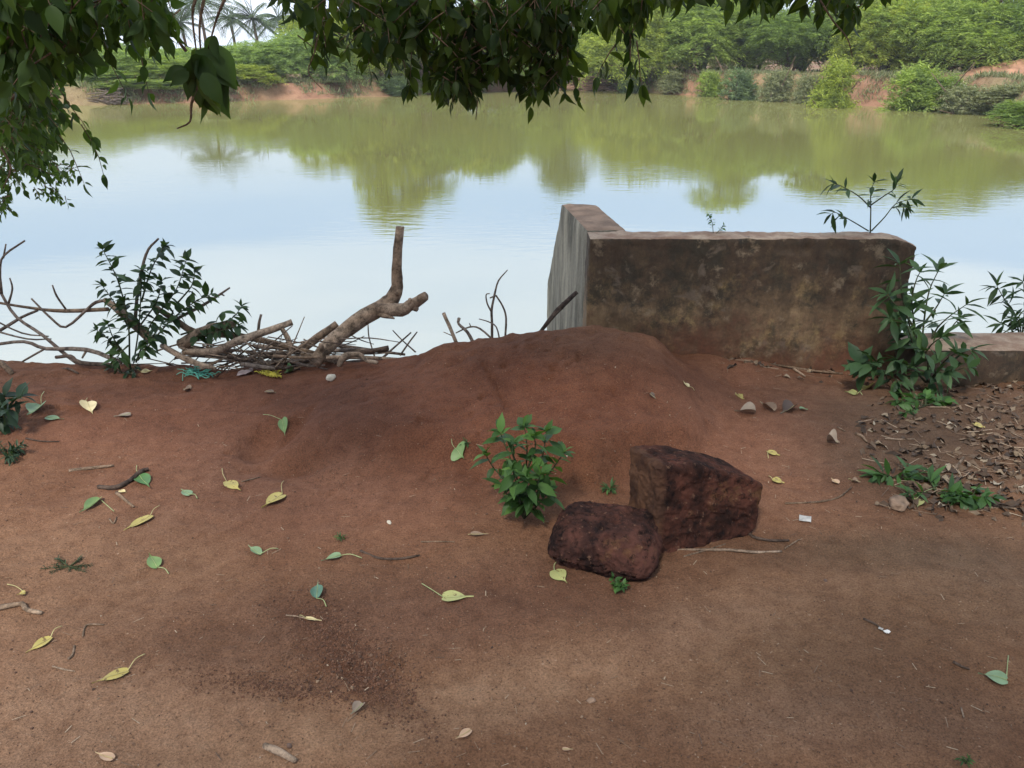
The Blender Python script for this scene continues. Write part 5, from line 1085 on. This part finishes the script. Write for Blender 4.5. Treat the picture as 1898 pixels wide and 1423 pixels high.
def foliage_mass(root, masses, seed, lm='hang_leaf'):
    """masses: (px, py, rx, ry, Y near, Y far, shoots, leaf length, leaves per shoot)"""
    rg = np.random.default_rng(seed)
    lv = MB(); tw = MB()
    for (cx, cy, rx, ry, Y0, Y1, n, ll, npl) in masses:
        for i in range(n):
            a = rg.uniform(0, 6.28); r = math.sqrt(rg.uniform(0, 1)); P = at(cx+math.cos(a)*r*rx, cy-LIFT+math.sin(a)*r*ry, rg.uniform(Y0, Y1))
            Ln = ll*npl*rg.uniform(.35, .5); d = unit(np.array([rg.normal(0, .75), rg.normal(0, .5), -.40])); P = P-d*Ln*.5+[0, 0, Ln*.12]
            twig_spray(lv, tw, P, d, Ln, npl, ll, rg)
    return lv, tw
# tree whose canopy shades the foreground; its trunk stands behind the camera
tA = thing('shade_tree', (1.6, -2.6, 0), 'broad dark leaved tree whose boughs hang across the top of the view', 'tree')
tb = MB(); tube(tb, [(1.6, -2.6, -.3), (1.55, -2.5, 1.2), (1.3, -2.1, 2.6), (1.0, -1.4, 3.6)], [.36, .28, .25, .2], 14, .15, 2); tb.build('trunk', M['bark'], tA)
limbs = [[(1.0, -1.4, 3.6), (.6, .2, 3.5), (.3, 1.6, 3.05), (.05, 2.6, 2.55), (-.1, 3.3, 2.2)], [(1.0, -1.4, 3.6), (-.4, -.4, 3.9), (-1.6, .8, 3.6), (-2.4, 2.0, 3.0)], [(1.0, -1.4, 3.6), (2.0, .3, 3.7), (2.2, 1.8, 3.1), (2.1, 3.0, 2.5)],
         [(1.0, -1.4, 3.6), (2.6, -2.0, 4.2), (4.4, -1.6, 4.3)], [(1.0, -1.4, 3.6), (0, -3.2, 4.2), (-2, -4.2, 4.2)], [(.3, 1.6, 3.05), (-.7, 2.2, 2.6), (-1.1, 2.6, 2.2)], [(2.2, 1.8, 3.1), (1.4, 2.5, 2.6), (1.0, 2.9, 2.2)]]
for i, l in enumerate(limbs): q = MB(); tube(q, l, np.linspace(.13 if i < 5 else .05, .02, len(l)), 9, .12, i); q.build('limb', M['bark'], tA)
# canopy overhead
rg = np.random.default_rng(44); n = 15000
cx_ = rg.uniform(-5, 6, n); cy_ = rg.uniform(-5.5, 3.6, n); cz_ = 2.9+1.6*rg.uniform(0, 1, n)+.5*fbm(cx_*.8, cy_*.8, s=4, o=2)
cz_ = np.where(cy_ > 1.5, cz_-.12*(cy_-1.5), cz_)
kp = fbm(cx_*.55, cy_*.55, cz_*.55, 3, 8) > -.22
kp &= ~((cx_ < -2.2) & (cy_ < 1.2) & (cy_ > -3))
cx_, cy_, cz_ = cx_[kp], cy_[kp], cz_[kp]; n = len(cx_)
D = rdir(n, rg)*[1, 1, .4]-[0, 0, .5]; Ls = rg.uniform(.12, .2, n); cv = MB(); put(cv, OVATE, np.stack([cx_, cy_, cz_], -1), D, unit(rg.normal(0, .6, (n, 3))+[0, 0, 1]), Ls, Ls*1.2)
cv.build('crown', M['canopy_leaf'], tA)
# hanging boughs seen along the top of the picture: centre
A_ = [
 (560, -4, 70, 16, 2.1, 2.5, 12, .058, 5), (640, 5, 60, 30, 2.2, 2.8, 16, .058, 6), (710, 20, 70, 45, 2.4, 3.0, 24, .058, 6), (820, 20, 110, 40, 2.3, 3.0, 32, .058, 6), (930, 20, 100, 40, 2.3, 3.0, 30, .058, 6),
 (1020, 20, 60, 45, 2.3, 2.9, 30, .058, 6), (1010, 95, 40, 35, 2.4, 2.7, 15, .058, 5), (850, 118, 42, 32, 2.4, 2.7, 26, .052, 5), (700, 75, 60, 25, 2.5, 3.0, 9, .055, 5), (745, 110, 22, 15, 2.6, 2.9, 4, .05, 4),
 (850, 150, 36, 22, 2.4, 2.7, 22, .05, 5), (1015, 130, 34, 24, 2.4, 2.7, 16, .052, 5), (900, 110, 60, 22, 2.4, 2.8, 14, .052, 5), (960, 60, 110, 30, 2.4, 2.9, 22, .055, 5), (780, 60, 90, 30, 2.4, 2.9, 18, .055, 5), (590, 75, 15, 30, 2.5, 2.7, 5, .055, 4), (930, 110, 30, 15, 2.6, 2.8, 4, .05, 4), (845, 155, 20, 12, 2.4, 2.6, 7, .045, 4), (1060, 0, 80, 16, 2.2, 2.9, 18, .06, 5)]
lv, tw = foliage_mass(tA, A_, 71); rgx = np.random.default_rng(5)
# isolated shoots: left centre
for st_ in ([(605, 20, 2.5), (592, 60, 2.5), (582, 100, 2.5), (572, 135, 2.5), (598, 165, 2.5)], [(820, 60, 2.6), (812, 120, 2.6), (815, 150, 2.6)], [(900, 100, 2.6), (890, 150, 2.6), (885, 190, 2.6), (882, 222, 2.6)], [(870, 70, 2.7), (930, 130, 2.7), (955, 160, 2.7)]):
    tube(tw, [at(*q) for q in st_], np.linspace(.003, .0012, len(st_)), 5)
for (px, py, dx, nl) in ((600, 20, -.25, 8), (700, 60, -.3, 7), (730, 80, .3, 7), (770, 80, -.2, 6), (900, 90, .35, 8), (935, 110, .4, 5), (960, 70, .3, 6), (985, 120, -.1, 5), (1040, 110, .2, 5)):
    twig_spray(lv, tw, at(px, py-26, 2.55), [dx*1.3, .1, -.7], .16, nl, .052, rgx)
lv.build('bough_leaves', M['hang_leaf'], tA); tag(tw.build('bough_twigs', M['bark'], tA), kind='stuff')
# right hand bough
B_ = [(1140, -12, 50, 16, 2.1, 2.5, 12, .06, 4), (1175, 10, 20, 20, 2.2, 2.5, 7, .055, 4), (1155, 45, 16, 10, 2.3, 2.5, 3, .055, 3), (1230, -26, 45, 12, 2.1, 2.5, 8, .06, 4), (1330, -34, 60, 8, 2.1, 2.4, 6, .06, 4), (1400, -28, 55, 10, 2.1, 2.4, 8, .06, 4), (1490, -22, 55, 14, 2.2, 2.5, 11, .058, 4), (1560, -6, 30, 14, 2.2, 2.5, 7, .055, 4), (1565, 30, 16, 10, 2.3, 2.5, 3, .05, 3), (1620, -26, 40, 8, 2.3, 2.5, 5, .05, 3)]
lv, tw = foliage_mass(tA, B_, 72)
for st_ in ([(1520, 0, 2.3), (1545, 40, 2.3), (1570, 70, 2.3), (1580, 105, 2.3)], [(1185, 20, 2.4), (1172, 60, 2.4), (1165, 85, 2.4)]): tube(tw, [at(*q) for q in st_], np.linspace(.003, .0012, len(st_)), 5)
for (px, py, dx) in ((1150, 70, -.5), (1180, 75, .3), (1168, 60, 0)): twig_spray(lv, tw, at(px, py, 2.4), [dx, .1, -.8], .12, 5, .06, rgx)
lv.build('bough_leaves', M['hang_leaf'], tA); tag(tw.build('bough_twigs', M['bark'], tA), kind='stuff')
# second tree at the left
tB = thing('leafy_tree', (-4.2, 1.6, 0), 'leafy tree standing off the left edge with foliage down the left side of the view', 'tree')
tb = MB(); tube(tb, [(-4.2, 1.6, -.3), (-4.1, 1.7, 1.0), (-3.9, 1.9, 2.4), (-3.6, 2.1, 3.6)], [.17, .13, .11, .07], 12, .15, 2); tb.build('trunk', M['bark'], tB)
for i, l in enumerate([[(-4.1, 1.7, 1.0), (-3.2, 2.3, 1.5), (-2.4, 2.8, 1.75), (-1.6, 2.7, 1.75)], [(-3.9, 1.9, 2.4), (-2.6, 2.0, 2.2), (-1.5, 1.9, 1.9), (-.9, 1.8, 1.65)], [(-4.1, 1.7, 1.3), (-3.4, 3.2, 1.6), (-3.0, 4.2, 1.5)]]):
    q = MB(); tube(q, l, [.06, .035, .018, .006][:len(l)] if i < 2 else [.05, .03, .012], 8, .12, i); q.build('limb', M['bark'], tB)
q = MB()
for st_ in ([(10, 195, 2.1), (60, 145, 2.1), (130, 75, 2.1), (170, 20, 2.1)], [(365, -10, 2.0), (357, 30, 2.0), (366, 110, 2.0)], [(380, -10, 2.0), (370, 50, 2.0), (374, 115, 2.0)], [(420, -10, 2.0), (402, 32, 2.0), (386, 90, 2.0)], [(345, 95, 2.0), (325, 70, 2.0), (290, 30, 2.0)], [(372, 150, 2.0), (355, 190, 2.0), (352, 225, 2.0), (328, 238, 2.0)], [(-5, 260, 2.6), (20, 310, 2.6), (5, 350, 2.6)]):
    q = MB(); tube(q, [at(*p_) for p_ in st_], np.linspace(.0045, .0016, len(st_)), 5); q.build('bare_twig', M['bark'], tB)
Cm = [
 (50, 0, 90, 25, 1.7, 2.3, 42, .062, 5), (60, 50, 80, 40, 1.8, 2.4, 38, .060, 5), (30, 110, 60, 45, 1.8, 2.5, 34, .058, 5), (110, 90, 50, 35, 2.0, 2.6, 16, .05, 5), (200, 5, 70, 25, 1.8, 2.4, 28, .056, 5), (170, 40, 50, 25, 1.9, 2.5, 16, .052, 6), (275, 3, 32, 16, 1.7, 2.1, 12, .065, 4), (240, 45, 45, 22, 2.1, 2.7, 10, .05, 5), (300, 50, 16, 14, 1.9, 2.2, 4, .05, 4),
 (20, 185, 55, 50, 2.3, 3.2, 54, .048, 6), (80, 190, 40, 50, 2.6, 3.4, 36, .042, 6), (35, 245, 45, 45, 2.6, 3.4, 50, .042, 6), (85, 250, 24, 25, 2.8, 3.4, 12, .04, 5), (65, 305, 35, 30, 3.1, 3.8, 34, .038, 6), (15, 320, 30, 30, 3.0, 3.8, 24, .038, 6), (108, 325, 22, 18, 3.4, 3.9, 10, .034, 5), (90, 358, 30, 10, 3.4, 3.9, 8, .03, 5), (4, 380, 14, 22, 3.2, 3.7, 9, .034, 5), (118, 375, 10, 6, 3.4, 3.8, 2, .03, 3)]
lv, tw = foliage_mass(tB, Cm, 73)
for (px, py, dx, ll) in ((150, 230, .3, .05), (110, 250, .4, .05), (190, 80, .1, .06), (260, 70, -.2, .06), (110, 165, .3, .05)): twig_spray(lv, tw, at(px, py, 2.6), [dx, .1, -.7], .16, 6, ll, rgx)
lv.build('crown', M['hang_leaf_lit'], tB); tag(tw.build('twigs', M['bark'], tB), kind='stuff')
# the drooping cluster of large leaves
lv = MB(); tw = MB()
for (px, py, dx, dz, l) in ((368, 85, .55, -.5, .105), (370, 85, .25, -.9, .11), (372, 90, -.6, -.6, .09), (365, 100, -.35, -.9, .10), (372, 110, .1, -1, .10), (378, 120, .35, -.9, .10), (368, 125, -.15, -1, .09), (380, 140, .1, -1, .085), (395, 60, .35, -.7, .10), (394, 55, -.1, -.9, .07), (350, 110, -.7, -.4, .06), (374, 95, .7, -.2, .06), (360, 130, -.5, -.8, .07), (376, 150, .3, -1, .07), (362, 90, .0, -.5, .08)):
    for j in range(2):
        put(lv, OVATE, [at(px+rgx.normal(0, 5), py+16+rgx.normal(0, 6), 2.0+rgx.normal(0, .03))], [(dx+rgx.normal(0, .12), rgx.normal(0, .25), dz)], [unit(rgx.normal(0, .5, 3)+[0, -1, .3])], [l*rgx.uniform(.8, 1.1)])
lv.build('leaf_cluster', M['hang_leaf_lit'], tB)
print('objects', len(bpy.data.objects), 'faces', sum(len(o.data.polygons) for o in bpy.data.objects if o.type == 'MESH'))

hb = MB(); hx = np.array([(x_, y_, z_) for x_ in (-110, 110) for y_ in (-12, 125) for z_ in (-4.0, 13.5)], float)
hb.add(hx, np.array([(0, 1, 3, 2), (4, 6, 7, 5), (0, 4, 5, 1), (2, 3, 7, 6), (0, 2, 6, 4), (1, 5, 7, 3)]))
m = bpy.data.materials.new('haze'); m.use_nodes = True; t = m.node_tree; t.nodes.clear(); o = t.nodes.new('ShaderNodeOutputMaterial'); pv = t.nodes.new('ShaderNodeVolumePrincipled')
pv.inputs['Color'].default_value = (.93, .96, 1, 1); pv.inputs['Density'].default_value = .0006; pv.inputs['Anisotropy'].default_value = .2; t.links.new(pv.outputs[0], o.inputs['Volume'])
tag(hb.build('haze', m, smooth=False), 'thin pale humid haze over the pond', kind='stuff')
